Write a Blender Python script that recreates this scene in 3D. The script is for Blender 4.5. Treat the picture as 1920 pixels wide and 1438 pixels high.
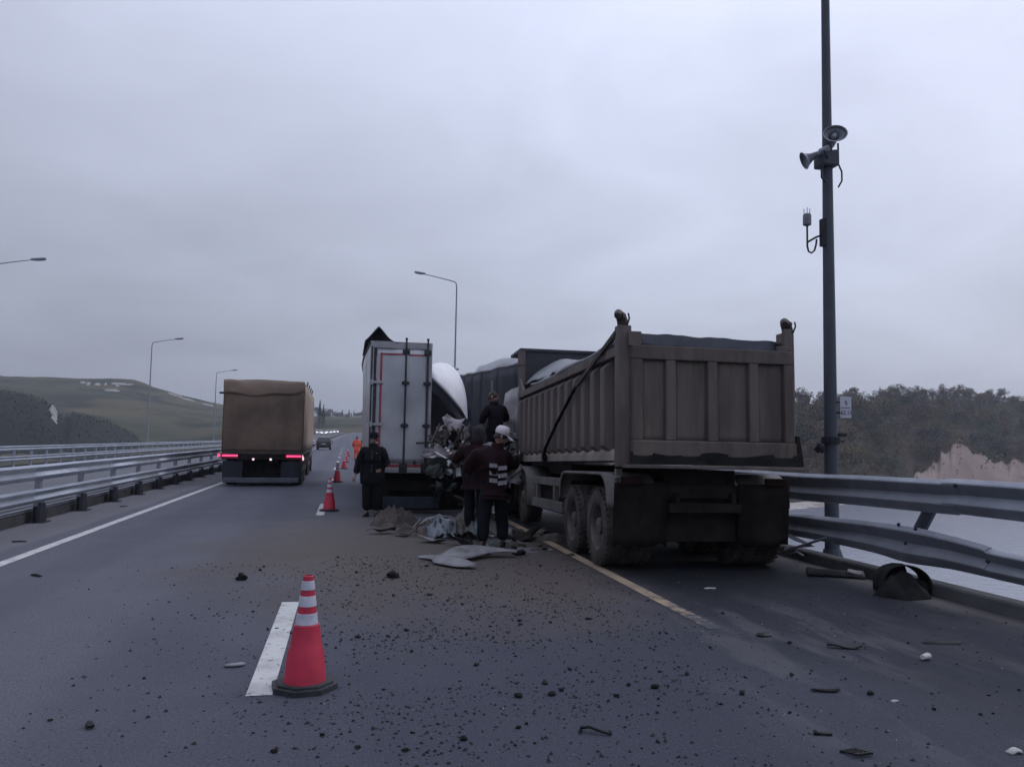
import bpy, bmesh, math, random
from mathutils import Vector, Matrix, Euler, noise as mnoise
R = math.radians; PI = math.pi; cos = math.cos; sin = math.sin
scene = bpy.context.scene
for o in list(bpy.data.objects): bpy.data.objects.remove(o)
col = scene.collection

# ------------------------------------------------------------------ camera
cd = bpy.data.cameras.new('camera'); cam = bpy.data.objects.new('camera', cd); col.objects.link(cam)
cd.sensor_width = 36; cd.sensor_fit = 'HORIZONTAL'; cd.lens = 27.19
cd.clip_start = 0.1; cd.clip_end = 9000
yaw, pitch, roll = R(12.0), R(4.18), R(1.0)
fw = Vector((sin(yaw)*cos(pitch), cos(yaw)*cos(pitch), sin(pitch)))
r0 = Vector((cos(yaw), -sin(yaw), 0)); u0 = r0.cross(fw)
cr = r0*cos(roll) + u0*sin(roll); cu = -r0*sin(roll) + u0*cos(roll)
m = Matrix((cr, cu, -fw)).transposed().to_4x4(); m.translation = (0, 0, 1.7)
cam.matrix_world = m
scene.camera = cam

# ------------------------------------------------------------------ sky, sun, exposure
SUN_EL, SUN_AZ = R(38), R(70)           # azimuth clockwise from +Y
w = bpy.data.worlds.new('World'); scene.world = w; w.use_nodes = True
nt = w.node_tree; N = nt.nodes; L = nt.links; N.clear()
def node(t, **k):
    n = N.new(t)
    for a, b in k.items(): setattr(n, a, b)
    return n
out = node('ShaderNodeOutputWorld'); bg = node('ShaderNodeBackground'); bg.inputs[1].default_value = 0.1
sky = node('ShaderNodeTexSky', sky_type='NISHITA', sun_disc=False); sky.sun_elevation = SUN_EL; sky.sun_rotation = SUN_AZ
sky.air_density = 1.0; sky.dust_density = 3.0; sky.ozone_density = 1.0
tc = node('ShaderNodeTexCoord'); sep = node('ShaderNodeSeparateXYZ'); L.new(tc.outputs['Generated'], sep.inputs[0])
# overcast deck: brighter towards the zenith, and towards the veiled sun in the east
el = node('ShaderNodeMapRange'); el.inputs[1].default_value = 0.0; el.inputs[2].default_value = 0.62; L.new(sep.outputs[2], el.inputs[0])
dotn = node('ShaderNodeVectorMath', operation='DOT_PRODUCT'); L.new(tc.outputs['Generated'], dotn.inputs[0])
dotn.inputs[1].default_value = (sin(SUN_AZ)*cos(SUN_EL), cos(SUN_AZ)*cos(SUN_EL), sin(SUN_EL))
sg = node('ShaderNodeMapRange'); sg.inputs[1].default_value = 0.0; sg.inputs[2].default_value = 0.95; L.new(dotn.outputs['Value'], sg.inputs[0])
ramp = node('ShaderNodeValToRGB'); L.new(el.outputs[0], ramp.inputs[0])
e = ramp.color_ramp.elements
e[0].position = 0.0; e[0].color = (4.35, 4.7, 5.65, 1); e[1].position = 1.0; e[1].color = (8.0, 8.6, 10.8, 1)
k = ramp.color_ramp.elements.new(0.35); k.color = (5.45, 5.9, 7.35, 1)
# soft stretched cloud structure
mp = node('ShaderNodeVectorMath', operation='DIVIDE'); L.new(tc.outputs['Generated'], mp.inputs[0])
ad = node('ShaderNodeMath', operation='ADD'); ad.inputs[1].default_value = 0.22; L.new(sep.outputs[2], ad.inputs[0])
cmb = node('ShaderNodeCombineXYZ'); L.new(ad.outputs[0], cmb.inputs[0]); L.new(ad.outputs[0], cmb.inputs[1]); cmb.inputs[2].default_value = .55
L.new(cmb.outputs[0], mp.inputs[1])
no = node('ShaderNodeTexNoise'); no.inputs['Scale'].default_value = 1.5; no.inputs['Detail'].default_value = 5; no.inputs['Roughness'].default_value = 0.5
no.inputs['Distortion'].default_value = 0.4
L.new(mp.outputs[0], no.inputs['Vector'])
nr = node('ShaderNodeMapRange'); nr.inputs[1].default_value = 0.3; nr.inputs[2].default_value = 0.7; nr.inputs[3].default_value = 0.88; nr.inputs[4].default_value = 1.11
L.new(no.outputs[0], nr.inputs[0])
sgm = node('ShaderNodeMapRange'); sgm.inputs[3].default_value = 0.70; sgm.inputs[4].default_value = 1.28; L.new(sg.outputs[0], sgm.inputs[0])
mu = node('ShaderNodeMath', operation='MULTIPLY'); L.new(nr.outputs[0], mu.inputs[0]); L.new(sgm.outputs[0], mu.inputs[1])
sc_ = node('ShaderNodeVectorMath', operation='SCALE'); L.new(ramp.outputs[0], sc_.inputs[0]); L.new(mu.outputs[0], sc_.inputs['Scale'])
mx = node('ShaderNodeMix', data_type='RGBA'); mx.inputs[0].default_value = 0.93
L.new(sky.outputs[0], mx.inputs[6]); L.new(sc_.outputs[0], mx.inputs[7])
L.new(mx.outputs[2], bg.inputs[0]); L.new(bg.outputs[0], out.inputs[0])

sl = bpy.data.lights.new('sun', 'SUN'); sun = bpy.data.objects.new('sun', sl); col.objects.link(sun)
sl.energy = 0.5; sl.angle = R(25); sl.color = (1.0, 0.95, 0.9)
sun.rotation_euler = Vector((sin(SUN_AZ)*cos(SUN_EL), cos(SUN_AZ)*cos(SUN_EL), sin(SUN_EL))).to_track_quat('Z', 'Y').to_euler()
vs = scene.view_settings; vs.view_transform = 'Standard'; vs.look = 'None'; vs.gamma = 1; vs.use_curve_mapping = False
vs.exposure = 0.0
scene.cycles.max_bounces = 6; scene.cycles.use_denoising = True

# ------------------------------------------------------------------ helpers
def tag(o, label=None, cat=None, group=None, kind=None):
    if label: o['label'] = label
    if cat: o['category'] = cat
    if group: o['group'] = group
    if kind: o['kind'] = kind
    return o
def empty(name, loc=(0,0,0), rz=0, rot=None):
    o = bpy.data.objects.new(name, None); col.objects.link(o); o.empty_display_size = 0.2
    o.location = loc; o.rotation_euler = rot if rot is not None else (0, 0, rz)
    return o
def copy_tree(o, parent=None):
    c = o.copy(); col.objects.link(c)
    if parent: c.parent = parent
    for ch in o.children: copy_tree(ch, c)
    return c
def relabel(o, label):
    o['label'] = label; return o
class MB:
    def __init__(s): s.v = []; s.f = []; s.mi = []; s.cur = 0; s.M = None
    def add(s, vs, fs):
        b = len(s.v)
        s.v += [tuple(s.M @ Vector(p)) if s.M else tuple(p) for p in vs]
        s.f += [tuple(b+i for i in f) for f in fs]; s.mi += [s.cur]*len(fs)
        return s
    def mat(s, i): s.cur = i; return s
    def box(s, c, d, rot=None):
        x, y, z = d[0]/2, d[1]/2, d[2]/2
        vs = [Vector(p) for p in ((-x,-y,-z),(x,-y,-z),(x,y,-z),(-x,y,-z),(-x,-y,z),(x,-y,z),(x,y,z),(-x,y,z))]
        if rot: 
            q = Euler(rot).to_matrix(); vs = [q @ p for p in vs]
        c = Vector(c)
        return s.add([p+c for p in vs], [(3,2,1,0),(4,5,6,7),(0,1,5,4),(1,2,6,5),(2,3,7,6),(3,0,4,7)])
    def bx(s, x0, x1, y0, y1, z0, z1): return s.box(((x0+x1)/2,(y0+y1)/2,(z0+z1)/2), (abs(x1-x0),abs(y1-y0),abs(z1-z0)))
    def bar(s, a, b, wd, ht):
        a, b = Vector(a), Vector(b); d = b-a; q = d.to_track_quat('Y', 'Z').to_matrix()
        x, z = wd/2, ht/2; ln = d.length
        vs = [a + q @ Vector(p) for p in ((-x,0,-z),(x,0,-z),(x,ln,-z),(-x,ln,-z),(-x,0,z),(x,0,z),(x,ln,z),(-x,ln,z))]
        return s.add(vs, [(3,2,1,0),(4,5,6,7),(0,1,5,4),(1,2,6,5),(2,3,7,6),(3,0,4,7)])
    def tube(s, pts, rad, n=8, flat=1.0, cap=True):
        pts = [Vector(p) for p in pts]; m_ = len(pts)
        rs = rad if isinstance(rad, (list, tuple)) else [rad]*m_
        vs = []; up = None
        for i, p in enumerate(pts):
            t = (pts[min(i+1, m_-1)] - pts[max(i-1, 0)]).normalized()
            if up is None:
                up = Vector((0,0,1)) if abs(t.z) < .9 else Vector((1,0,0))
            a = t.cross(up).normalized(); b = a.cross(t).normalized(); up = b
            for j in range(n):
                th = 2*PI*j/n; vs.append(p + a*(rs[i]*cos(th)) + b*(rs[i]*flat*sin(th)))
        fs = [(i*n+j, i*n+(j+1)%n, (i+1)*n+(j+1)%n, (i+1)*n+j) for i in range(m_-1) for j in range(n)]
        if cap: fs += [tuple(range(n-1,-1,-1)), tuple((m_-1)*n+j for j in range(n))]
        return s.add(vs, fs)
    def lathe(s, prof, n=24, c=(0,0,0), axis='Z', cap=True):
        c = Vector(c); vs = []
        for r_, h in prof:
            for j in range(n):
                th = 2*PI*j/n; p = (r_*cos(th), r_*sin(th), h)
                if axis == 'X': p = (h, r_*cos(th), r_*sin(th))
                elif axis == 'Y': p = (r_*sin(th), h, r_*cos(th))
                vs.append(c + Vector(p))
        m_ = len(prof)
        fs = [(i*n+j, i*n+(j+1)%n, (i+1)*n+(j+1)%n, (i+1)*n+j) for i in range(m_-1) for j in range(n)]
        if cap: fs += [tuple(range(n-1,-1,-1)), tuple((m_-1)*n+j for j in range(n))]
        return s.add(vs, fs)
    def prism(s, poly, a0, a1, axis='X'):
        n = len(poly); mk = {'X': lambda p, a: (a, p[0], p[1]), 'Y': lambda p, a: (p[0], a, p[1]), 'Z': lambda p, a: (p[0], p[1], a)}[axis]
        vs = [mk(p, a0) for p in poly] + [mk(p, a1) for p in poly]
        return s.add(vs, [tuple(range(n-1,-1,-1)), tuple(range(n, 2*n))] + [(i, (i+1)%n, n+(i+1)%n, n+i) for i in range(n)])
    def grid(s, fn, nu, nv):
        vs = [fn(i/nu, j/nv) for j in range(nv+1) for i in range(nu+1)]
        return s.add(vs, [(j*(nu+1)+i, j*(nu+1)+i+1, (j+1)*(nu+1)+i+1, (j+1)*(nu+1)+i) for j in range(nv) for i in range(nu)])
    def blob(s, c, r, seed=0, rough=.35, n=8, m_=5, sc=1.0):
        c = Vector(c); vs = []; r = Vector(r) if isinstance(r, (tuple, list)) else Vector((r, r, r))
        for i in range(m_+1):
            ph = PI*i/m_
            for j in range(n):
                th = 2*PI*j/n; d = Vector((sin(ph)*cos(th), sin(ph)*sin(th), cos(ph)))
                k_ = 1 + rough*mnoise.noise(d*1.7*sc + Vector((seed*3.1, seed*1.7, seed*.9)))*1.6
                vs.append(c + Vector((d.x*r.x, d.y*r.y, d.z*r.z))*k_)
        return s.add(vs, [(i*n+j, (i+1)*n+j, (i+1)*n+(j+1)%n, i*n+(j+1)%n) for i in range(m_) for j in range(n)])
    def mesh(s, name, mats, smooth=None):
        me = bpy.data.meshes.new(name); me.from_pydata(s.v, [], s.f)
        for x in (mats if isinstance(mats, (list, tuple)) else [mats]): me.materials.append(x)
        me.polygons.foreach_set('material_index', s.mi)
        bm = bmesh.new(); bm.from_mesh(me); bmesh.ops.recalc_face_normals(bm, faces=bm.faces); bm.to_mesh(me); bm.free()
        if smooth is not None:
            me.polygons.foreach_set('use_smooth', [True]*len(me.polygons)); me.set_sharp_from_angle(angle=R(smooth))
        me.update(); return me
    def build(s, name, mats, parent=None, loc=None, rot=None, smooth=None, bevel=0, solid=0, sub=0):
        o = bpy.data.objects.new(name, s.mesh(name, mats, smooth)); col.objects.link(o)
        if parent: o.parent = parent
        if loc is not None: o.location = loc
        if rot is not None: o.rotation_euler = rot
        if solid:
            q = o.modifiers.new('solid', 'SOLIDIFY'); q.thickness = solid; q.offset = 0
        if bevel:
            q = o.modifiers.new('bevel', 'BEVEL'); q.width = bevel; q.segments = 2; q.limit_method = 'ANGLE'
        if sub:
            q = o.modifiers.new('sub', 'SUBSURF'); q.levels = sub; q.render_levels = sub
        return o
def link(name, me, parent=None, loc=None, rot=None, scale=None):
    o = bpy.data.objects.new(name, me); col.objects.link(o)
    if parent: o.parent = parent
    if loc is not None: o.location = loc
    if rot is not None: o.rotation_euler = rot
    if scale is not None: o.scale = scale
    return o
def nz(p, s=1.0, seed=0.0): return mnoise.noise(Vector(p)*s + Vector((seed, seed*1.3, seed*.7)))
def lerp(a, b, t): return a+(b-a)*t
def vl(a, b, t): return tuple(lerp(x, y, t) for x, y in zip(a, b))

# ------------------------------------------------------------------ materials
def mat(name, c1, rough=.6, metal=0.0, c2=None, scale=3.0, lo=.35, hi=.65, bump=0.0, bscale=20.0, c3=None, s3=1.0, lo3=.5, hi3=.7,
        emit=None, estr=0, rand=0.0, stretch=None, rvar=0.0, spec=None, trans=0.0, detail=6):
    ma = bpy.data.materials.new(name); ma.use_nodes = True; t = ma.node_tree; b = t.nodes['Principled BSDF']; ln = t.links
    b.inputs['Roughness'].default_value = rough; b.inputs['Metallic'].default_value = metal
    if spec is not None: b.inputs['Specular IOR Level'].default_value = spec
    tcn = t.nodes.new('ShaderNodeTexCoord'); vec = tcn.outputs['Object']
    if stretch:
        mpn = t.nodes.new('ShaderNodeMapping'); mpn.inputs['Scale'].default_value = stretch; ln.new(vec, mpn.inputs[0]); vec = mpn.outputs[0]
    def nse(sc, det=6):
        q = t.nodes.new('ShaderNodeTexNoise'); q.inputs['Scale'].default_value = sc; q.inputs['Detail'].default_value = det
        q.inputs['Roughness'].default_value = .62
        ln.new(vec, q.inputs['Vector']); return q.outputs[0]
    def mr(src, a, b_, c=0.0, d=1.0):
        q = t.nodes.new('ShaderNodeMapRange'); q.inputs[1].default_value = a; q.inputs[2].default_value = b_; q.inputs[3].default_value = c; q.inputs[4].default_value = d
        q.interpolation_type = 'SMOOTHSTEP' if c == 0 and d == 1 else 'LINEAR'
        ln.new(src, q.inputs[0]); return q.outputs[0]
    def mix(fac, a, b_):
        q = t.nodes.new('ShaderNodeMix'); q.data_type = 'RGBA'; ln.new(fac, q.inputs[0])
        for s_, v in ((6, a), (7, b_)):
            if isinstance(v, tuple): q.inputs[s_].default_value = (*v, 1)
            else: ln.new(v, q.inputs[s_])
        return q.outputs[2]
    colr = None
    if c2: 
        f = nse(scale, detail); colr = mix(mr(f, lo, hi), c1, c2)
        if rvar: ln.new(mr(f, .3, .7, max(0, rough-rvar), min(1, rough+rvar)), b.inputs['Roughness'])
    if c3: colr = mix(mr(nse(s3), lo3, hi3), colr if colr else c1, c3)
    if rand:
        oi = t.nodes.new('ShaderNodeObjectInfo'); hs = t.nodes.new('ShaderNodeHueSaturation')
        ln.new(mr(oi.outputs['Random'], 0, 1, 1-rand, 1+rand), hs.inputs['Value'])
        q = t.nodes.new('ShaderNodeMath'); q.operation = 'MULTIPLY'; q.inputs[1].default_value = 7.31; ln.new(oi.outputs['Random'], q.inputs[0])
        q2 = t.nodes.new('ShaderNodeMath'); q2.operation = 'FRACT'; ln.new(q.outputs[0], q2.inputs[0])
        ln.new(mr(q2.outputs[0], 0, 1, .5-.04*rand, .5+.04*rand), hs.inputs['Hue'])
        if colr: ln.new(colr, hs.inputs['Color'])
        else: hs.inputs['Color'].default_value = (*c1, 1)
        colr = hs.outputs[0]
    if colr: ln.new(colr, b.inputs['Base Color'])
    else: b.inputs['Base Color'].default_value = (*c1, 1)
    if bump:
        bp = t.nodes.new('ShaderNodeBump'); bp.inputs['Strength'].default_value = bump; bp.inputs['Distance'].default_value = .02
        ln.new(nse(bscale, 4), bp.inputs['Height']); ln.new(bp.outputs[0], b.inputs['Normal'])
    if emit:
        b.inputs['Emission Color'].default_value = (*emit, 1); b.inputs['Emission Strength'].default_value = estr
    ma['nodes'] = 1
    return ma
M = {}
M['galv'] = mat('galvanised_steel', (.40,.43,.49), .5, .55, (.33,.355,.41), 1.2, bump=.04, bscale=30, c3=(.2,.2,.22), s3=.6, lo3=.62, hi3=.85, rvar=.06)
M['galv_dirty'] = mat('dusty_galvanised_steel', (.30,.32,.37), .55, .45, (.22,.232,.27), 1.6, bump=.05, bscale=25, c3=(.17,.165,.17), s3=3.2, lo3=.62, hi3=.8, rvar=.06)
M['post'] = mat('dark_post_steel', (.035,.038,.05), .7, .2, (.025,.025,.03), 4, bump=.1, spec=.25)
M['pole'] = mat('grey_pole_paint', (.075,.085,.108), .6, .2, (.06,.068,.086), 1.4, bump=.05, bscale=12, spec=.3, c3=(.11,.12,.145), s3=3, lo3=.62, hi3=.85)
M['lamp_paint'] = mat('hazed_lamp_paint', (.26,.275,.31), .5, .3, (.22,.235,.27), 1.4)  # far lamps: distance haze put into the colour as a lighter grey
M['concrete'] = mat('kerb_concrete', (.10,.10,.105), .95, 0, (.065,.064,.068), 1.3, bump=.35, bscale=18, c3=(.035,.035,.037), s3=.5, lo3=.5, hi3=.72, spec=.2)
M['white_paint'] = mat('road_marking_white', (.56,.56,.55), .75, 0, (.38,.375,.37), 3.5, lo=.4, hi=.75, bump=.25, bscale=70, spec=.2, c3=(.12,.12,.135), s3=13, lo3=.58, hi3=.68)
M['faded_paint'] = mat('road_marking_faded', (.135,.128,.13), .85, 0, (.085,.085,.098), 2.6, lo=.4, hi=.6, bump=.25, bscale=60)
M['yellow_paint'] = mat('road_marking_worn', (.38,.30,.20), .75, 0, (.24,.19,.145), 1.6, lo=.3, hi=.7, bump=.25, bscale=60, c3=(.08,.075,.075), s3=5, lo3=.5, hi3=.68)
M['body'] = mat('dump_body_paint', (.16,.136,.126), .75, .05, (.092,.077,.072), 2.2, bump=.12, bscale=14, c3=(.21,.17,.14), s3=1.6, lo3=.48, hi3=.75, spec=.3, stretch=(1,1,.3))
M['tailgate'] = mat('dusty_tailgate_paint', (.145,.122,.111), .85, 0, (.085,.071,.065), 2.0, bump=.12, bscale=10, c3=(.19,.15,.125), s3=3.0, lo3=.5, hi3=.8, stretch=(1,1,.16), spec=.15)
M['body_skin'] = mat('recess_shaded_skin', (.075,.068,.068), .8, 0, (.05,.045,.045), 1.8, bump=.12, bscale=14, spec=.2)  # darker than the ribs: shade of the recesses put into the colour
M['sill'] = mat('dust_covered_sill', (.30,.255,.215), .9, 0, (.20,.175,.155), 2.2, bump=.2, bscale=15)
M['chassis'] = mat('black_chassis', (.012,.0115,.011), .85, 0, (.024,.021,.018), 3, bump=.2, spec=.12)
M['rubber'] = mat('black_rubber', (.012,.012,.013), .85, 0, (.022,.021,.021), 6, bump=.15, bscale=30, spec=.15)
M['tyre'] = mat('dusty_tyre', (.045,.042,.041), .9, 0, (.095,.085,.078), 2.2, bump=.25, bscale=25, spec=.2)
M['rim'] = mat('dusty_rim', (.14,.125,.115), .75, .1, (.08,.072,.068), 4, bump=.1)
M['fender'] = mat('grey_fender', (.155,.147,.142), .7, 0, (.10,.092,.088), 2.5, bump=.1)
M['tarp_grey'] = mat('grey_tarp', (.25,.26,.28), .6, 0, (.17,.18,.2), 2, bump=.3, bscale=6)
M['tarp_dark'] = mat('dark_blue_tarp', (.03,.036,.055), .5, 0, (.05,.056,.075), 3, bump=.3, bscale=6)
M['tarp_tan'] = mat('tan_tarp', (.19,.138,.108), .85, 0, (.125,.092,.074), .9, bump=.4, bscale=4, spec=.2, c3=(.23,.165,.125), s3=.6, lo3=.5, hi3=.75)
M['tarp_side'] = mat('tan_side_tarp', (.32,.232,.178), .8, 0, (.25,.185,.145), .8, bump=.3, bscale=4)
M['trailer'] = mat('pale_trailer_skin', (.46,.47,.5), .32, .25, (.38,.39,.43), .9, bump=.05, bscale=5, c3=(.30,.31,.35), s3=1.7, lo3=.55, hi3=.85, rvar=.1)
M['trailer_frame'] = mat('trailer_frame_light', (.36,.36,.38), .45, .2, (.27,.27,.29), 2.5, bump=.05)
M['sheet_white'] = mat('white_sheet', (.80,.80,.83), .45, 0, (.68,.68,.72), 1.4, bump=.08, bscale=4)
M['sheet_dirty'] = mat('soiled_white_sheet', (.32,.29,.32), .7, 0, (.18,.16,.175), 2.0, bump=.2, bscale=6, c3=(.10,.085,.09), s3=2.4, lo3=.55, hi3=.75)
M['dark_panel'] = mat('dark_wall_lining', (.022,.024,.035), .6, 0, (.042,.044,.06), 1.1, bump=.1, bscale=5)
M['dark_green'] = mat('dark_green_steel', (.022,.032,.032), .55, .2, (.04,.048,.046), 2.5, bump=.1)
M['red_tape'] = mat('red_contour_tape', (.33,.06,.085), .5, 0, (.26,.035,.06), 4)
M['rod'] = mat('dark_lock_rod', (.025,.026,.034), .45, .4, (.05,.05,.055), 4)
M['silver'] = mat('crumpled_silver', (.19,.215,.24), .35, .75, (.075,.088,.10), 2.5, bump=.15, bscale=9, c3=(.07,.06,.052), s3=1.7, lo3=.45, hi3=.62)
M['brown_rag'] = mat('brown_canvas', (.085,.07,.06), .95, 0, (.045,.038,.034), 3, bump=.4, bscale=10)
M['pale_plastic'] = mat('pale_plastic_panel', (.25,.245,.255), .7, 0, (.17,.165,.17), 4.5, bump=.25, bscale=12, spec=.2, c3=(.085,.078,.078), s3=5, lo3=.55, hi3=.72)
M['glass_bits'] = mat('teal_glass', (.2,.32,.33), .15, 0, (.12,.2,.21), 6, spec=.8)
M['cone_red'] = mat('cone_red', (.52,.022,.06), .55, 0, (.40,.02,.05), 5, bump=.05, c3=(.22,.04,.05), s3=4, lo3=.58, hi3=.8)
M['cone_white'] = mat('cone_reflective', (.55,.56,.64), .45, 0, (.42,.43,.5), 7, c3=(.25,.25,.29), s3=9, lo3=.62, hi3=.8)
M['cone_base'] = mat('cone_rubber', (.018,.02,.026), .7, 0, (.035,.037,.042), 5, bump=.2)
M['skin'] = mat('skin', (.36,.21,.17), .55, 0, (.29,.16,.13), 8)
M['hair'] = mat('dark_hair', (.018,.014,.013), .6)
M['jacket_black'] = mat('black_jacket', (.007,.008,.011), .8, 0, (.012,.0135,.017), 6, bump=.3, bscale=14, spec=.12)
M['trousers_black'] = mat('black_trousers', (.008,.008,.009), .85, 0, (.014,.013,.014), 6, bump=.3, bscale=14, spec=.1)
M['jacket_maroon'] = mat('dark_maroon_jacket', (.022,.0075,.0105), .8, 0, (.013,.0065,.009), 6, bump=.3, bscale=12, spec=.12)
M['navy'] = mat('dark_navy_cloth', (.007,.0085,.013), .85, 0, (.012,.0135,.019), 6, bump=.3, bscale=12, spec=.1)
M['cap_white'] = mat('white_cap_cloth', (.68,.62,.66), .8, 0, (.58,.52,.56), 8, bump=.2, bscale=25)
M['reflect'] = mat('pale_reflective_stripe', (.33,.32,.35), .6, 0, (.22,.215,.235), 14)
M['hivis'] = mat('orange_hivis', (.85,.13,.05), .7, 0, (.7,.1,.045), 6, bump=.2)
M['shoe'] = mat('black_leather', (.015,.014,.014), .5)
M['glove'] = mat('pale_glove', (.42,.36,.38), .8)
M['car_dark'] = mat('dark_car_paint', (.035,.035,.042), .28, .3, (.05,.05,.056), 2)
M['car_white'] = mat('white_car_paint', (.72,.73,.76), .35, 0, (.62,.63,.66), 2)
M['car_glass'] = mat('car_glass', (.03,.035,.045), .08, 0, spec=.8)
M['plate'] = mat('number_plate', (.5,.5,.5), .5)
M['red_lamp'] = mat('lit_red_lamp', (.5,.02,.05), .3, emit=(1,.06,.2), estr=1.7)
M['white_lamp'] = mat('lit_white_lamp', (.8,.7,.7), .3, emit=(1,.7,.75), estr=1.0)
M['head_lamp'] = mat('lit_headlamp', (.8,.8,.8), .3, emit=(1,.97,.93), estr=3.5)
M['sign_white'] = mat('sign_face', (.46,.47,.53), .5, 0, (.40,.41,.47), 3)
M['sign_ink'] = mat('sign_ink', (.06,.065,.09), .6)
M['sign_grey'] = mat('sign_grey', (.15,.15,.20), .6)
M['horn'] = mat('grey_horn_plastic', (.34,.36,.40), .5, 0, (.26,.28,.32), 4)
M['horn_in'] = mat('horn_inside', (.16,.17,.2), .6, 0, (.12,.125,.15), 4)
M['clod'] = mat('dark_soil', (.017,.0165,.019), .95, 0, (.034,.031,.031), 9, bump=.6, bscale=40, rand=.35, spec=.15)
M['crumb'] = mat('soil_crumb', (.026,.026,.03), .95, 0, (.042,.04,.042), 9, spec=.15)
M['debris'] = mat('black_plastic', (.012,.012,.015), .6, 0, (.022,.021,.023), 5, bump=.2, spec=.25)
M['paper'] = mat('pale_scrap', (.55,.53,.52), .7, 0, (.4,.38,.38), 6)
M['wood'] = mat('broken_timber', (.25,.17,.13), .85, 0, (.14,.1,.08), 6, bump=.4)
M['cab_white'] = mat('white_cab_paint', (.36,.34,.36), .5, 0, (.22,.205,.215), 2.2, bump=.1)
M['bark'] = mat('bark', (.05,.042,.038), .9, 0, (.08,.068,.06), 3)
M['rust'] = mat('grimy_steel', (.045,.038,.037), .75, .2, (.08,.066,.058), 3, bump=.3)
HAZE = .0003
# ------------------------------------------------------------------ road deck
def road_material():
    ma = bpy.data.materials.new('asphalt'); ma.use_nodes = True; t = ma.node_tree; ln = t.links; b = t.nodes['Principled BSDF']
    tcn = t.nodes.new('ShaderNodeTexCoord'); P0 = tcn.outputs['Object']
    def nse(sc, det=6, st=None, rg=.6):
        v = P0
        if st:
            mpn = t.nodes.new('ShaderNodeMapping'); mpn.inputs['Scale'].default_value = st; ln.new(P0, mpn.inputs[0]); v = mpn.outputs[0]
        q = t.nodes.new('ShaderNodeTexNoise'); q.inputs['Scale'].default_value = sc; q.inputs['Detail'].default_value = det; q.inputs['Roughness'].default_value = rg
        ln.new(v, q.inputs['Vector']); return q.outputs[0]
    def mr(src, a, b_, c=0., d=1., smooth=True):
        q = t.nodes.new('ShaderNodeMapRange'); q.interpolation_type = 'SMOOTHSTEP' if smooth else 'LINEAR'
        for i, x in enumerate((a, b_, c, d)): q.inputs[i+1].default_value = x
        ln.new(src, q.inputs[0]); return q.outputs[0]
    def mth(op, a, b_=None):
        q = t.nodes.new('ShaderNodeMath'); q.operation = op
        for i, x in enumerate((a, b_)):
            if x is None: continue
            if isinstance(x, (int, float)): q.inputs[i].default_value = x
            else: ln.new(x, q.inputs[i])
        return q.outputs[0]
    def mix(f, a, b_):
        q = t.nodes.new('ShaderNodeMix'); q.data_type = 'RGBA'; ln.new(f, q.inputs[0])
        for s_, v in ((6, a), (7, b_)):
            if isinstance(v, tuple): q.inputs[s_].default_value = (*v, 1)
            else: ln.new(v, q.inputs[s_])
        return q.outputs[2]
    def spot(cx, cy, rx, ry, rot=0., soft=.5, namp=.5, nsc=.6):
        mpn = t.nodes.new('ShaderNodeMapping'); mpn.vector_type = 'TEXTURE'
        mpn.inputs['Location'].default_value = (cx, cy, 0); mpn.inputs['Rotation'].default_value = (0, 0, rot); mpn.inputs['Scale'].default_value = (rx, ry, 1e3)
        ln.new(P0, mpn.inputs[0])
        le = t.nodes.new('ShaderNodeVectorMath'); le.operation = 'LENGTH'; ln.new(mpn.outputs[0], le.inputs[0])
        d = mth('ADD', le.outputs['Value'], mth('MULTIPLY', mth('SUBTRACT', nse(nsc, 7), .5), namp*2))
        return mr(d, 1-soft, 1+soft, 1, 0)
    sx = t.nodes.new('ShaderNodeSeparateXYZ'); ln.new(P0, sx.inputs[0]); x = sx.outputs[0]
    c = mix(mr(nse(.35, 5, (1, .25, 1)), .3, .7), (.102,.108,.14), (.132,.137,.168))
    c = mix(mth('MULTIPLY', mr(nse(95, 3), .45, .7), .75), c, (.125,.13,.148))
    c = mix(mth('MULTIPLY', mr(nse(60, 2), .5, .66), .7), c, (.05,.052,.06))
    wav = mth('SINE', mth('MULTIPLY', mth('ADD', x, mth('MULTIPLY', mth('SUBTRACT', nse(.3, 3, (1,.2,1)), .5), .35)), 3.35))
    c = mix(mth('MULTIPLY', mr(wav, -.2, .9), .3), c, (.062,.067,.088))
    c = mix(mth('MULTIPLY', mr(nse(2.2, 7, (1,.5,1), .7), .55, .75), .4), c, (.055,.059,.074))
    c = mix(mth('MULTIPLY', mr(nse(11, 6, None, .7), .52, .74), .35), c, (.125,.128,.145))
    c = mix(mth('MULTIPLY', spot(3.3, 5.2, 3.9, 3.8, 0, .6, .4, .5), .78), c, (.036,.041,.060))
    c = mix(mth('MULTIPLY', mr(nse(30, 4, None, .75), .52, .7), .38), c, (.04,.043,.054))
    c = mix(mth('MULTIPLY', mr(nse(42, 3, None, .7), .56, .7), .4), c, (.19,.195,.215))
    # dust strips that traffic never sweeps: along the median and the outer kerb
    nx = mth('ADD', x, mth('MULTIPLY', mth('SUBTRACT', nse(.9, 5, (1, .3, 1)), .5), .5))
    c = mix(mth('MULTIPLY', mr(nx, -4.72, -4.55, 1, 0), .75), c, (.17,.165,.18))
    c = mix(mth('MULTIPLY', mr(nx, 5.75, 6.5), .7), c, (.20,.185,.175))
    # mud thrown out of the wreck, fluids behind the dump truck
    c = mix(mth('MULTIPLY', spot(1.7, 11.6, 3.3, 4.2, .1, .45, .55, .7), .9), c, (.105,.086,.077))
    c = mix(mth('MULTIPLY', spot(.6, 14.5, 2.2, 4.5, .05, .5, .4, .9), .5), c, (.105,.096,.094))
    oil = spot(4.85, 8.2, 1.5, 2.6, .06, .4, .45, .9)
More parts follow.
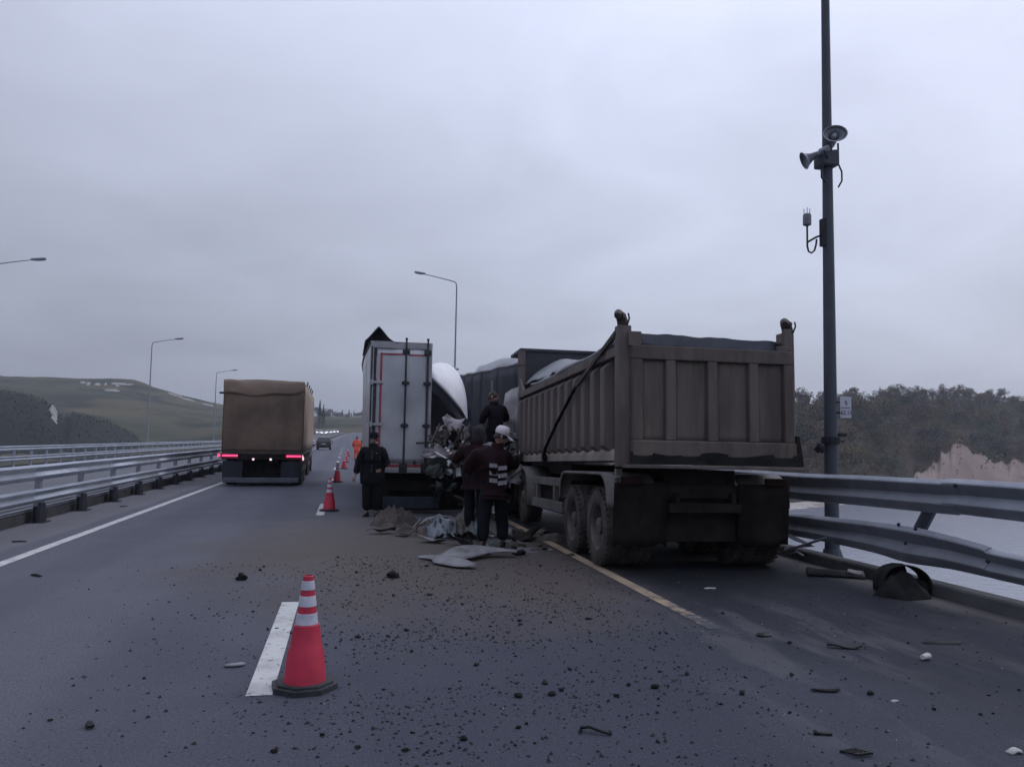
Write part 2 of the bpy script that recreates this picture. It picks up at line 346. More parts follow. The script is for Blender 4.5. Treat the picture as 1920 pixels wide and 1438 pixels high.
    c = mix(mth('MULTIPLY', spot(4.7, 12.8, 1.5, 5.2, .03, .25, .25, .9), .95), c, (.012,.012,.013))  # beneath the truck: oil, and its shade painted black into the asphalt
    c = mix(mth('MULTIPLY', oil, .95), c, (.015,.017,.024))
    oil2 = spot(5.0, 5.8, 1.7, 2.4, .3, .6, .6, .9)
    c = mix(mth('MULTIPLY', oil2, .8), c, (.03,.034,.046))
    tr = mth('MULTIPLY', spot(4.2, 5.2, 1.5, 2.6, .35, .4, .7, .9), mr(nse(1.6, 6, (1.6, .35, 1)), .48, .62))
    c = mix(mth('MULTIPLY', tr, .45), c, (.12,.118,.13))
    dk = mth('MULTIPLY', spot(5.6, 5.0, 1.4, 3.5, .15, .4, .5, .7), mr(nse(1.1, 6, (1.5, .5, 1)), .5, .62))
    c = mix(mth('MULTIPLY', dk, .6), c, (.05,.05,.058))
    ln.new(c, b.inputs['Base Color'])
    b.inputs['Specular IOR Level'].default_value = .16
    rg = mr(nse(.8, 5), .3, .7, .68, .82, False)
    ln.new(rg, b.inputs['Roughness'])
    bp = t.nodes.new('ShaderNodeBump'); bp.inputs['Strength'].default_value = .8; bp.inputs['Distance'].default_value = .015
    ln.new(nse(70, 4), bp.inputs['Height']); ln.new(bp.outputs[0], b.inputs['Normal'])
    return ma
M['asphalt'] = road_material()
M['asphalt_far'] = mat('old_asphalt', (.11,.112,.13), .75, 0, (.085,.087,.1), .4, bump=.2, bscale=30)
def rz(y): return 0 if y < 150 else (y-150)**2/(2*60)*.02 if y < 210 else .6+(y-210)*.02
def rx(y): return 0 if y < 150 else ((y-150)/100.)**2*1.6
YS = [-12,-6,0,6,12,20,30,45,60,80,100,125,150,170,190,210,240,280,330,390]
def strip(x0, x1, z=0.0, ys=YS, nx=1, zf=None):
    mb = MB(); 
    vs = []; 
    for y in ys:
        for i in range(nx+1):
            x = lerp(x0, x1, i/nx); vs.append((x+rx(y), y, rz(y)+z+(zf(x) if zf else 0)))
    k_ = nx+1
    mb.add(vs, [(j*k_+i, j*k_+i+1, (j+1)*k_+i+1, (j+1)*k_+i) for j in range(len(ys)-1) for i in range(nx)]); return mb
def slab(x0, x1, ztop, th, ys=YS, zf=lambda x: 0):
    mb = MB(); vs = []
    for y in ys:
        a, b_ = rx(y), rz(y)
        vs += [(x0+a,y,b_+ztop+zf(x0)), (x1+a,y,b_+ztop+zf(x1)), (x1+a,y,b_+ztop-th+zf(x1)), (x0+a,y,b_+ztop-th+zf(x0))]
    n = len(ys)
    mb.add(vs, [(j*4+i, j*4+(i+1)%4, (j+1)*4+(i+1)%4, (j+1)*4+i) for j in range(n-1) for i in range(4)] + [(0,1,2,3), tuple(4*(n-1)+i for i in (3,2,1,0))]); return mb
S = lambda o: tag(o, kind='structure')
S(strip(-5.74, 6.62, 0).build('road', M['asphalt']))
S(slab(-6.0, 6.98, -.012, 1.2).build('bridge_deck', M['concrete']))
zo = lambda x: (x+6.9)*.034
S(slab(-18.5, -6.9, -.06, 1.2, zf=zo).build('bridge_deck', M['concrete']))
S(strip(-18.2, -7.3, -.048, zf=zo).build('road', M['asphalt_far']))
S(strip(-4.36, -4.2, .004).build('edge_line', M['white_paint']))
def worn_line_material():
    ma = mat('road_marking_worn', (.38,.29,.19), .8, 0, (.25,.19,.14), 1.8, lo=.3, hi=.7, bump=.25, bscale=60); t = ma.node_tree; ln = t.links; b = t.nodes['Principled BSDF']
    src = b.inputs['Base Color'].links[0].from_socket; tc_ = t.nodes.new('ShaderNodeTexCoord'); sp = t.nodes.new('ShaderNodeSeparateXYZ'); ln.new(tc_.outputs['Object'], sp.inputs[0])
    g_ = t.nodes.new('ShaderNodeMapRange'); g_.inputs[1].default_value = 6.1; g_.inputs[2].default_value = 9.6; g_.inputs[3].default_value = -.18; g_.inputs[4].default_value = .26; ln.new(sp.outputs[1], g_.inputs[0])
    q = t.nodes.new('ShaderNodeTexNoise'); q.inputs['Scale'].default_value = 7; q.inputs['Detail'].default_value = 7; q.inputs['Roughness'].default_value = .7; ln.new(tc_.outputs['Object'], q.inputs['Vector'])
    a_ = t.nodes.new('ShaderNodeMath'); a_.operation = 'ADD'; ln.new(g_.outputs[0], a_.inputs[0]); ln.new(q.outputs[0], a_.inputs[1])
    st = t.nodes.new('ShaderNodeMapRange'); st.inputs[1].default_value = .44; st.inputs[2].default_value = .58; ln.new(a_.outputs[0], st.inputs[0])
    mx_ = t.nodes.new('ShaderNodeMix'); mx_.data_type = 'RGBA'; mx_.inputs[6].default_value = (.046,.05,.066,1); ln.new(st.outputs[0], mx_.inputs[0]); ln.new(src, mx_.inputs[7]); ln.new(mx_.outputs[2], b.inputs['Base Color'])
    return ma
S(strip(3.305, 3.455, .004, ys=[6.7+.5*i for i in range(66)]).build('edge_line', worn_line_material()))
dash = MB(); dash.add([(-.59,5.43,.004),(-.42,5.43,.004),(-.42,8.38,.004),(-.59,8.38,.004)], [(0,1,2,3)])
dm = dash.mesh('lane_dash', M['white_paint'])
for i in range(11): S(link('lane_dash', dm, loc=(0, 12*i, 0)))
kb = MB()
kb.prism([(6.62,0),(6.64,.13),(6.67,.15),(6.84,.15),(6.84,-.3),(6.62,-.3)], -12, 150, 'Y')
S(kb.build('kerb', M['concrete'], bevel=.01))
kb = MB(); kb.prism([(-5.96,-.3),(-5.96,.16),(-5.94,.18),(-5.82,.18),(-5.79,.15),(-5.79,-.3)], -12, 150, 'Y')
S(kb.build('kerb', M['concrete'], bevel=.01))
kb = MB(); kb.prism([(-18.46,-.9),(-18.46,-.2),(-18.22,-.2),(-18.2,-.35),(-18.2,-.9)], -12, 150, 'Y'); S(kb.build('kerb', M['concrete']))

# ------------------------------------------------------------------ water and land
wm = mat('lake_water', (.21,.225,.275), .22, 0, (.235,.245,.295), .02, bump=0)
t = wm.node_tree; b = t.nodes['Principled BSDF']
wv = t.nodes.new('ShaderNodeTexNoise'); wv.inputs['Scale'].default_value = .55; wv.inputs['Detail'].default_value = 5
tcn = t.nodes.new('ShaderNodeTexCoord'); t.links.new(tcn.outputs['Object'], wv.inputs['Vector'])
bp = t.nodes.new('ShaderNodeBump'); bp.inputs['Strength'].default_value = .35; bp.inputs['Distance'].default_value = .25
t.links.new(wv.outputs[0], bp.inputs['Height']); t.links.new(bp.outputs[0], b.inputs['Normal'])
mb = MB(); mb.lathe([(3,0),(60,0),(300,0),(1200,0),(5000,0)], 64, cap=False); mb.add([(3*cos(2*PI*j/64),3*sin(2*PI*j/64),0) for j in range(64)], [tuple(range(64))])
S(mb.build('water', wm, loc=(0,0,-16.0)))

# azimuth(deg), shore r0, middle r, middle z, ridge r, ridge z
TB = [(-180,300,600,5,1200,30),(-90,300,600,12,1100,50),(-50,260,480,16,800,58),
      (-21.390,250,470,14,760,47.20),(-18.555,250,470,12,760,47.63),(-15.544,250,470,10,760,48.88),(-13.973,250,470,9,760,48.07),(-12.359,250,460,8,750,40.94),
      (-10.703,240,450,6,740,34.72),(-9.005,220,420,5,740,29.82),(-6.208,200,360,3.4,760,24.83),
      (-3.317,160,330,2.2,820,22.90),(0.031,140,330,2.0,820,22.96),(2.696,145,330,2.2,780,21.69),(5.791,165,330,3,640,20.15),
      (13.649,200,300,4,480,21.73),(25.234,220,300,8,420,23.92),(31.748,243,320,8,430,23.45),
      (35.824,280,360,9,470,25.43),(39.037,330,400,9,520,29.10),(42.076,380,450,9,580,32.68),(45.492,440,520,9,640,36.15),
      (54.710,500,600,9,760,40),(90,500,800,12,1200,40),(180,300,600,5,1200,30)]
def row(az):
    for a, b_ in zip(TB, TB[1:]):
        if a[0] <= az <= b_[0]:
            t_ = (az-a[0])/(b_[0]-a[0]); return [lerp(p, q, t_) for p, q in zip(a[1:], b_[1:])]
def land(az, r):
    r0_, rm, zm, r1, z1 = row(az)
    pts = [(r0_-40,-21),(r0_,-16),(r0_+6,-14.8),(rm,zm),(r1,z1),(r1+250,z1-4),(4000,z1*.5),(8000,-10)]
    if r <= pts[0][0]: return -21
    for (a, za), (b_, zb) in zip(pts, pts[1:]):
        if r <= b_: z = lerp(za, zb, (r-a)/(b_-a)); break
    else: z = -10
    amp = min(1, max(0, (r-r0_-3)/60))
    near_road = 1 if not (-7.5 < az < 3.5 and r < 420) else .12
    x, y = r*sin(R(az)), r*cos(R(az))
    return z + amp*near_road*(3.2*nz((x,y,0), .012) + 1.5*nz((x,y,3), .04) + .5*nz((x,y,5), .15))
def landxy(x, y): return land(math.degrees(math.atan2(x, y)), math.hypot(x, y))
hm = mat('hill_ground', (.050,.060,.040), .95, 0, (.105,.092,.062), .012, c3=(.034,.040,.034), s3=.022, lo3=.45, hi3=.62, stretch=(1,1,4), spec=.1)
sm_ = mat('woodland_floor', (.044,.038,.033), .95, 0, (.062,.05,.04), .05, spec=.1, c3=(.034,.04,.028), s3=.03, lo3=.48, hi3=.62)
scar = mat('pale_scree', (.34,.33,.335), .9, 0, (.16,.16,.15), .25)
azs = [-180+4*i for i in range(33)] + [-48+.3*i for i in range(330)] + [51+4.3*i for i in range(31)]
azs = sorted(a for a in azs if a <= 180)
rs = [90,150,200,230] + [245+12*i for i in range(50)] + [860,930,1050,1300,1800,2600,4000,6500]
mb = MB()
vs = [(r*sin(R(a)), r*cos(R(a)), land(a, r)) for a in azs for r in rs]
n = len(rs); mb.v = vs
for i in range(len(azs)-1):
    for j in range(n-1):
        mb.f.append((i*n+j, i*n+j+1, (i+1)*n+j+1, (i+1)*n+j)); mb.mi.append(1 if azs[i] > 3.2 else 0)
S(mb.build('hills', [hm, sm_], smooth=80))

# dark wooded spurs in front of the left hill
SP = [(-31.473,13.44),(-25.319,18.23),(-21.390,18.51),(-19.710,16.50),(-18.701,12.54),(-18.026,6.76),(-17.521,9.25),(-16.770,8.93),(-15.544,6.26),(-14.291,2.30),(-13.171,-1.52),(-12.359,-3.68)]
def spz(az):
    if az <= SP[0][0]: return SP[0][1]
    for a, b_ in zip(SP, SP[1:]):
        if az <= b_[0]: return lerp(a[1], b_[1], (az-a[0])/(b_[0]-a[0]))
    return -16
spm = mat('wooded_spur', (.020,.025,.024), .95, 0, (.034,.036,.032), .03, spec=.1)
mb = MB(); A0, A1 = SP[0][0]-1, SP[-1][0]+1; nu, nv = 150, 26
def spf(u, v):
    az = lerp(A0, A1, u); top = spz(az); r = lerp(292, 470, v)
    prof = sin(min(1, v*1.65)*PI/2) if v < .61 else 1-(v-.61)/.39*.6
    x, y = r*sin(R(az)), r*cos(R(az))
    return (x, y, -17 + (top+17)*prof + (1.3*nz((x,y,0), .06)+.9*nz((x,y,2), .2))*min(1, v*5))
mb.grid(spf, nu, nv); S(mb.build('wooded_slope', spm, smooth=80))

# pale outcrops on the left hill (flat slabs of bare ground lying on the slope)
def outcrop(az, r, la, lr, seed, label):
    mb = MB(); rg = random.Random(seed)
    def f(u, v):
        th = 2*PI*u; k_ = v*(1+.5*nz((cos(th)*2, sin(th)*2, seed)))
        a = az+la*k_*cos(th); rr = r+lr*k_*sin(th)
        return (rr*sin(R(a)), rr*cos(R(a)), land(a, rr) + 1.3*(1-v**3) - .4 + .8*nz((a*9, rr*.3, seed), 1))
    mb.grid(f, 20, 4); o = mb.build('rock_outcrop', scar, smooth=60)
    tag(o, label, 'outcrop', 'pale outcrops on the far left hill')
for i, (px, r_, la, lr, lb) in enumerate([(-16.770,700,.22,10,'small pale outcrop at the left end of the bright row under the hilltop'),(-16.222,700,.3,9,'brightest pale outcrop under the flat top of the far left hill'),
        (-14.764,712,1.0,7,'long thin pale outcrop just below the right shoulder of the left hill'),(-15.389,655,.7,6,'pale outcrop low in the row beneath the long thin one'),
        (-11.536,700,.8,12,'pale streak on the descending skyline left of the brown truck'),(-10.635,690,.7,11,'pale streak furthest down the skyline beside the brown truck'),(-9.416,680,.5,9,'pale patch right beside the top of the brown truck'),(-17.072,706,.25,6,'faint pale outcrop left of the bright row under the hilltop'),(-15.792,702,.14,7,'tiny pale outcrop between two larger ones under the hilltop'),(-15.078,698,.18,6,'right end outcrop of the bright row under the hilltop')]):
    outcrop(px, r_, la*.75, lr*.8, i+1, lb)

mb = MB()
def sp2(u, v):
    az = lerp(-18.788, -18.379, u)+.2*nz((v*4,u*3,0),1); r = lerp(352, 392, v*.85+.1); vv = (r-292)/178; x = spf((az-A0)/(A1-A0), vv); return (x[0], x[1], x[2]+2.0*(1-(2*u-1)**2)*sin(PI*v)+.1)
mb.grid(sp2, 8, 8); tag(mb.build('rock_outcrop', scar, smooth=60), 'pale scraped patch on the crest of the dark wooded spur', 'outcrop', 'pale outcrops on the far left hill')

# bare clay bank across the lake
CB = [(39.411,-7.98),(39.721,-6.20),(40.213,-6.65),(40.518,-2.34),(40.821,-1.15),(41.002,1.99),(41.483,3.19),(41.602,6.29),(41.869,8.56),(42.165,6.92),(42.429,6.11),(42.780,2.27),(43.128,2.33),(43.473,1.28),(43.873,-3.02),(44.269,-2.39),(44.606,-3.95),(44.885,-0.64),(45.106,-0.32),(45.382,-2.69),(46.037,-0.41),(47.368,1.95),(49.162,-4.92)]
clay = mat('pink_clay', (.30,.228,.208), .95, 0, (.25,.19,.172), .09, bump=.5, bscale=.6, spec=.1, c3=(.335,.262,.24), s3=.05, lo3=.4, hi3=.75)
mb = MB(); nu, nv = 160, 18
def cbz(az):
    for a, b_ in zip(CB, CB[1:]):
        if az <= b_[0]: return lerp(a[1], b_[1], (az-a[0])/(b_[0]-a[0]))
    return -16
def cbf(u, v):
    az = lerp(CB[0][0], CB[-1][0], u); top = cbz(az) + 1.5*nz((az*2.2,0,0), 1) + .5*nz((az*6,0,4), 1)
    r = row(az)[0]-6; rr = r + 34*v
    bulge = 3.0*nz((az*1.2, v*2, 1), 1)*min(1, v*4)*(1-v) + .5*nz((az*9, v*9, 1), 1)*(1-v)
    return ((rr+bulge)*sin(R(az)), (rr+bulge)*cos(R(az)), lerp(-17, top, v**.8) if v < .9 else top-(v-.9)*30)
mb.grid(cbf, nu, nv); S(mb.build('clay_bank', clay, smooth=70))
# sandy strip at the waterline, nearest part of the far shore
sand = mat('shore_sand', (.40,.38,.37), .9, 0, (.22,.17,.15), .3, lo=.4, hi=.6)
mb = MB()
def sf(u, v):
    az = lerp(27.086, 37.129, u); r = row(az)[0]; rr = r - 26 + 30*v
    return (rr*sin(R(az)), rr*cos(R(az)), -16.5 + 1.1*sin(v*PI*.55) + .2*nz((az*8, v*3, 0), 1))
mb.grid(sf, 60, 6); S(mb.build('shore', [sand], smooth=60))

# ------------------------------------------------------------------ trees
def leaf_mats():
    out_ = []
    for nm, a, b_ in (('brown_leaves',(.080,.054,.036),(.12,.082,.05)),('olive_leaves',(.056,.062,.028),(.098,.09,.04)),('russet_leaves',(.12,.066,.035),(.16,.092,.045)),
                      ('grey_twigs',(.075,.065,.066),(.10,.09,.09)),('dark_leaves',(.026,.034,.032),(.042,.05,.042)),('yellow_leaves',(.15,.115,.05),(.10,.085,.045))):
        out_.append(mat(nm, a, .85, 0, b_, .6, lo=.4, hi=.6, rand=.28))
    return out_
LM = leaf_mats()
def crown_mesh(seed, kind, mt):
    rg = random.Random(seed); mb = MB()
    if kind == 'conifer':
        for i in range(1000):
            h = rg.random()**.8; rad = (1-h)*.26*(.55+.45*rg.random())*(0.75+.25*sin(h*40)); th = rg.uniform(0, 2*PI)
            c = Vector((rad*cos(th), rad*sin(th), .1+.9*h)); s_ = rg.uniform(.012,.026)
            a = Vector((cos(th), sin(th), -.5))*s_*1.6; b_ = Vector((-sin(th), cos(th), rg.uniform(-.3,.3)))*s_
            mb.add([c-a*.3-b_, c+a, c-a*.3+b_], [(0,1,2)])
    else:
        lobes = []
        for i in range(rg.randint(6, 9)):
            th = rg.uniform(0, 2*PI); q = rg.uniform(.05,.27)
            lobes.append((Vector((q*cos(th), q*sin(th), rg.uniform(.38,.82))), rg.uniform(.12,.22)))
        for i in range(620):
            c0, rr = rg.choice(lobes); d = Vector((rg.gauss(0,1), rg.gauss(0,1), rg.gauss(0,1))).normalized()
            c = c0 + d*rr*(rg.random()**.35)*rg.uniform(.85,1.12); s_ = rg.uniform(.014,.036)
            a = Vector((rg.gauss(0,1), rg.gauss(0,1), rg.gauss(0,1))).normalized(); b_ = a.orthogonal().normalized()
            if rg.random() < .5: b_ = a.cross(b_)
            mb.add([c-a*s_, c+b_*s_*.8, c+a*s_, c-b_*s_*.8], [(0,1,2,3)])
    return mb.mesh('crown', mt)
def trunk_mesh(seed):
    rg = random.Random(seed); mb = MB(); bend = rg.uniform(-.04,.04)
    mb.tube([(0,0,-.08),(bend*.3,0,.2),(bend,0,.45),(bend*1.4,.02,.75)], [.028,.022,.016,.006], 6)
    for i in range(4):
        th = rg.uniform(0,2*PI); z = rg.uniform(.25,.5); mb.tube([(bend*.6,0,z),(.1*cos(th),.1*sin(th),z+.12),(.2*cos(th),.2*sin(th),z+.28)], [.011,.008,.003], 5)
    return mb.mesh('trunk', M['bark'])
CR = {}
for i, mt in enumerate(LM):
    CR[i] = [crown_mesh(100*i+s_, 'broad', mt) for s_ in range(4)]
CON = [crown_mesh(900+s_, 'conifer', LM[4]) for s_ in range(2)]
TK = [trunk_mesh(s_) for s_ in range(3)]
KL = {0:'brown leafed autumn tree in the woods across the lake',1:'olive green tree in the woods across the lake',2:'russet orange tree in the woods across the lake',3:'bare grey twigged tree in the woods across the lake',4:'dark green tree in the woods across the lake',5:'yellowish tree in the woods across the lake'}
rg = random.Random(11)
def plant(x, y, z, h, crown, label, group, wd=1.0, name='tree'):
    o = empty(name, (x, y, z-.3), rg.uniform(0, 6.28)); tag(o, label, 'tree', group); o.scale = (h*wd, h*wd, h)
    link('trunk', rg.choice(TK), o); link('crown', crown, o); return o
GW = 'trees on the wooded shore across the lake'
def tree_place(az, v):
    a = 'left of the lamp post' if az < 33.984 else ('just right of the lamp post' if az < 37.452 else ('between the lamp post and the clay bank' if az < 39.504 else ('above the left half of the clay bank' if az < 42.663 else 'above the right part of the clay bank')))
    return ('on the ridge ' if v > .8 else ('on the slope ' if v > .25 else 'near the waterline ')) + a
KS = {0:'brown leafed tree',1:'olive green tree',2:'russet orange tree',3:'bare grey tree',4:'dark green tree',5:'yellowish tree'}
cnt = 0
for i in range(2000):
    if cnt >= 262: break
    az = rg.uniform(30.339, 47.889); r0_, rm, zm, r1, z1 = row(az)
    v = rg.random()**.9; r = lerp(r0_+6, r1+14, v)
    h = rg.uniform(7.5, 12)*(1 if v > .12 else .78)
    if 39.193 < az < 49.162:
        rb = r0_ + 34
        if r < rb+6: continue
    pl = nz((az*.55, r*.02, 0), 1.0)
    k_ = rg.choices(range(6), (3.2+3*pl, 2.2-2*pl, .9+1.2*pl, 2.6, 1.8, .8))[0]
    if v > .86 and rg.random() < .16:
        plant(r*sin(R(az)), r*cos(R(az)), land(az, r), h*1.0, rg.choice(CON), 'dark pointed conifer '+tree_place(az, v), GW, .75, 'conifer_tree')
    else:
        plant(r*sin(R(az)), r*cos(R(az)), land(az, r), h, rg.choice(CR[k_]), KS[k_]+' '+tree_place(az, v), GW, rg.uniform(.95,1.35))
    cnt += 1
# dark trees that stand on the crest of the clay bank and overlap it
for i, px in enumerate((39.906,40.335,40.730,41.243,42.721,43.243,43.702,44.156,44.494,45.272)):
    r = row(px)[0]+rg.uniform(32,40); plant(r*sin(R(px)), r*cos(R(px)), max(land(px, r), cbz(px)-5), rg.uniform(9,13), rg.choice(CR[rg.choice((0,3,4))]),
        'dark tree on the crest of the pinkish clay bank', 'trees on the crest of the clay bank', 1.25)
# treeline on the far field ahead
for i in range(26):
    az = lerp(-2.138, 2.006, (i+rg.uniform(-.3,.3))/25); r = row(az)[3]-rg.uniform(0, 25)
    big = 1.55 if i < 6 else 1.0
    plant(r*sin(R(az)), r*cos(R(az)), land(az, r)-2.2*big, rg.uniform(7,10.5)*big, rg.choice(CON if rg.random()<.45 else CR[4]), 'dark tree in the row along the top of the far field', 'treeline along the top of the far field ahead', 1.1)
for i, (px, r_, h) in enumerate(((-1.915, 430, 15), (-1.655, 440, 12))):
    plant(r_*sin(R(px)), r_*cos(R(px)), land(px, r_), h, CON[i], ('tall dark conifer just right of the brown truck, before the field','shorter dark conifer just right of the brown truck, before the field')[i], None, .7)
# bushes on the left spurs: a dark thicket that reads as one mass
mb = MB(); rgb = random.Random(8)
for i in range(7000):
    u, v = rgb.random(), rgb.uniform(.03,.66); p = Vector(spf(u, v)); s_ = rgb.uniform(.2,.5)
    c = p + Vector((0,0,rgb.uniform(.0,1.1)))
    a = Vector((rgb.gauss(0,1),rgb.gauss(0,1),rgb.gauss(0,.6))).normalized()*s_; b_ = a.orthogonal().normalized()*s_*.7
    mb.add([c-a, c+b_, c+a, c-b_], [(0,1,2,3)])
thk = mat('dark_thicket', (.026,.031,.03), .95, 0, (.042,.043,.039), .03, spec=.1)
tag(mb.build('undergrowth', thk), kind='stuff')
mb = MB()
for i in range(20000):
    az = rgb.uniform(29.983, 48.911); r0_, rm, zm, r1, z1 = row(az); r = lerp(r0_+4, r1+10, rgb.random())
    if az > 39.037 and r < r0_+36: continue
    s_ = rgb.uniform(.4,1.1); c = Vector((r*sin(R(az)), r*cos(R(az)), land(az, r)+rgb.uniform(.2,3.0)))
    a = Vector((rgb.gauss(0,1),rgb.gauss(0,1),rgb.gauss(0,.7))).normalized()*s_; b_ = a.orthogonal().normalized()*s_*.7
    mb.add([c-a, c+b_, c+a, c-b_], [(0,1,2,3)])
for i in range(3200):
    az = rgb.uniform(CB[0][0], CB[-1][0]); u = (az-CB[0][0])/(CB[-1][0]-CB[0][0]); v = rgb.uniform(.78,.97) if rgb.random() < .8 else rgb.uniform(.1,.8)
    if v < .78 and nz((az*6, v*6, 0), 1) < .28: continue
    p = Vector(cbf(u, v)); s_ = rgb.uniform(.35,.95); c = p + Vector((0,0,rgb.uniform(-.2,1.6)))
    a = Vector((rgb.gauss(0,1),rgb.gauss(0,1),rgb.gauss(0,.7))).normalized()*s_; b_ = a.orthogonal().normalized()*s_*.7
    mb.add([c-a, c+b_, c+a, c-b_], [(0,1,2,3)])
brush = mat('autumn_brush', (.074,.056,.038), .9, 0, (.108,.085,.045), .06, spec=.1, c3=(.038,.048,.03), s3=.03, lo3=.45, hi3=.6)
tag(mb.build('undergrowth', brush), kind='stuff')

# ------------------------------------------------------------------ air
hz = bpy.data.materials.new('haze_air'); hz.use_nodes = True; ht = hz.node_tree; ht.nodes.clear()
ho = ht.nodes.new('ShaderNodeOutputMaterial'); hv = ht.nodes.new('ShaderNodeVolumePrincipled'); hv.inputs['Color'].default_value = (.86,.90,1,1); hv.inputs['Density'].default_value = HAZE
ht.links.new(hv.outputs[0], ho.inputs['Volume'])
mb = MB(); mb.bx(-7000,7000,-7000,7000,-23,130); tag(mb.build('haze', hz), kind='stuff')

# ------------------------------------------------------------------ guard rails
WP = [(-.005,.985),(0,1),(.02,.995),(.078,.90),(.086,.865),(.082,.83),(.016,.585),(.008,.55),(.016,.52),(.078,.335),(.086,.29),(.082,.25),(.016,.02),(0,0),(-.005,.015)]
def wbeam(top, bot, side):
    """W-section swept along the point lists top / bottom; side = direction (+1/-1) in x the waves bulge to."""
    mb = MB(); n = len(WP); vs = []
    for a, b_ in zip(top, bot):
        a, b_ = Vector(a), Vector(b_)
        for d, h in WP: p = b_.lerp(a, h); vs.append((p.x+side*d, p.y, p.z))
    mb.add(vs, [(j*n+i, j*n+i+1, (j+1)*n+i+1, (j+1)*n+i) for j in range(len(top)-1) for i in range(n-1)]); return mb
def bolt_mb(c, side):
    mb = MB(); mb.lathe([(.022,0),(.022,.018),(.012,.024)], 8, axis='X'); mb.v = [(c[0]+side*v[0], c[1]+v[1], c[2]+v[2]) for v in mb.v]; return mb
# median barrier on the left
gl = tag(empty('guardrail', (-5.62, 0, 0)), 'two rail steel median barrier with dark flared feet, along the left kerb', 'guardrail')
seg = 4.8
bm_ = wbeam([(0,0,1.09),(0,seg-.01,1.09)], [(0,0,.80),(0,seg-.01,.80)], 1).mesh('rail_beam', M['galv'], 22)
bl_ = wbeam([(0,0,.64),(0,seg-.01,.64)], [(0,0,.38),(0,seg-.01,.38)], 1).mesh('rail_beam', M['galv'], 22)
for me in (bm_, bl_):
    for i in range(31):
        o = link('rail_beam', me, gl, (.02, 1.4+seg*i, 0))
        q = o.modifiers.new('solid', 'SOLIDIFY'); q.thickness = .006
ps = MB(); ps.cur = 1
ps.bx(-.10,.0,-.05,.05,.3,1.06); ps.cur = 0; ps.bx(-.10,.0,-.06,.06,.0,.299)
ps.add([(.005,-.2,.02),(.005,.2,.02),(.005,.13,.37),(.005,-.13,.37),(.06,-.18,.02),(.06,.18,.02),(.05,.12,.36),(.05,-.12,.36)], [(3,2,1,0),(4,5,6,7),(0,1,5,4),(1,2,6,5),(2,3,7,6),(3,0,4,7)])
ps.bx(-.14,.14,-.18,.18,.0,.02)
pme = ps.mesh('post', [M['post'], M['galv_dirty']])
sp_ = MB(); sp_.bx(0,.02,-.05,.05,.85,1.05).bx(0,.02,-.05,.05,.4,.62); 
for i in range(60): link('post', pme, gl, (0, 1.9+2.4*i, 0))
lip = MB(); lip.prism([(-.24,.19),(-.24,.25),(-.18,.25),(-.18,.19)], 0, 150, 'Y'); lip.build('pipe', M['galv_dirty'], gl)
# outer barrier of the opposite carriageway
gf = tag(empty('guardrail', (-17.9, 0, -.38)), 'distant steel barrier on the outer edge of the opposite carriageway', 'guardrail')
bu = wbeam([(0,0,1.28),(0,5.99,1.28)], [(0,0,1.0),(0,5.99,1.0)], 1).mesh('rail_beam', M['galv'], 22)
bd = wbeam([(0,0,.72),(0,5.99,.72)], [(0,0,.42),(0,5.99,.42)], 1).mesh('rail_beam', M['galv'], 22)
for me in (bu, bd):
    for i in range(20): link('rail_beam', me, gf, (0, 30+6*i, 0))
p2 = MB(); p2.bx(-.12,-.01,-.07,.07,0,1.22); p2m = p2.mesh('post', M['galv_dirty'])
for i in range(48): link('post', p2m, gf, (0, 31+2.4*i, 0))
# parapet barrier on the right, bent by the crash
gr = tag(empty('guardrail', (6.72, 0, 0)), 'crash bent two rail steel barrier along the right edge of the bridge', 'guardrail')
def rel(ps_): return [(p[0]-6.72, p[1], p[2]) for p in ps_]
def smoothpts(ps_, n_=4):
    out_ = []
    for i in range(len(ps_)-1):
        p0, p1, p2_, p3 = (Vector(ps_[max(0,i-1)]), Vector(ps_[i]), Vector(ps_[i+1]), Vector(ps_[min(len(ps_)-1,i+2)]))
        for j in range(n_):
            t_ = j/n_; out_.append(.5*((2*p1)+(p2_-p0)*t_+(2*p0-5*p1+4*p2_-p3)*t_*t_+(3*p1-p0-3*p2_+p3)*t_**3))
    out_.append(Vector(ps_[-1])); return out_
UT = [(6.72,-4,1.36),(6.720,6.624,1.354),(6.720,7.455,1.335),(6.720,8.298,1.322),(6.710,9.305,1.306),(6.700,10.909,1.271),(6.72,15,1.26),(6.72,20,1.28)]
UB = [(6.72,-4,.97),(6.720,6.638,0.968),(6.720,7.467,0.951),(6.720,8.309,0.933),(6.710,9.314,0.913),(6.700,10.915,0.876),(6.72,15,.90),(6.72,20,.95)]
LT = [(6.72,-4,.66),(6.72,3.5,.64),(6.710,6.641,0.627),(6.690,7.077,0.675),(6.660,7.563,0.722),(6.620,8.101,0.751),(6.620,8.768,0.743),(6.660,9.714,0.702),(6.720,10.906,0.656),(6.66,13,.5)]
LB = [(6.72,-4,.34),(6.72,3.5,.32),(6.710,6.651,0.334),(6.690,7.088,0.343),(6.660,7.575,0.348),(6.620,8.203,0.322),(6.620,8.778,0.353),(6.660,9.722,0.348),(6.720,10.911,0.313),(6.78,13,.2)]
wbeam(rel(smoothpts(UT)), rel(smoothpts(UB)), -1).build('rail_beam', M['galv_dirty'], gr, smooth=22, solid=.006)
o = wbeam(rel(smoothpts(LT)), rel(smoothpts(LB)), -1).build('rail_beam', M['galv_dirty'], gr, smooth=22, solid=.006); o['label'] = 'bent lower rail bulging down towards the road'
bu2 = wbeam([(0,0,1.30),(0,5.99,1.30)], [(0,0,.98),(0,5.99,.98)], -1).mesh('rail_beam', M['galv_dirty'], 22)
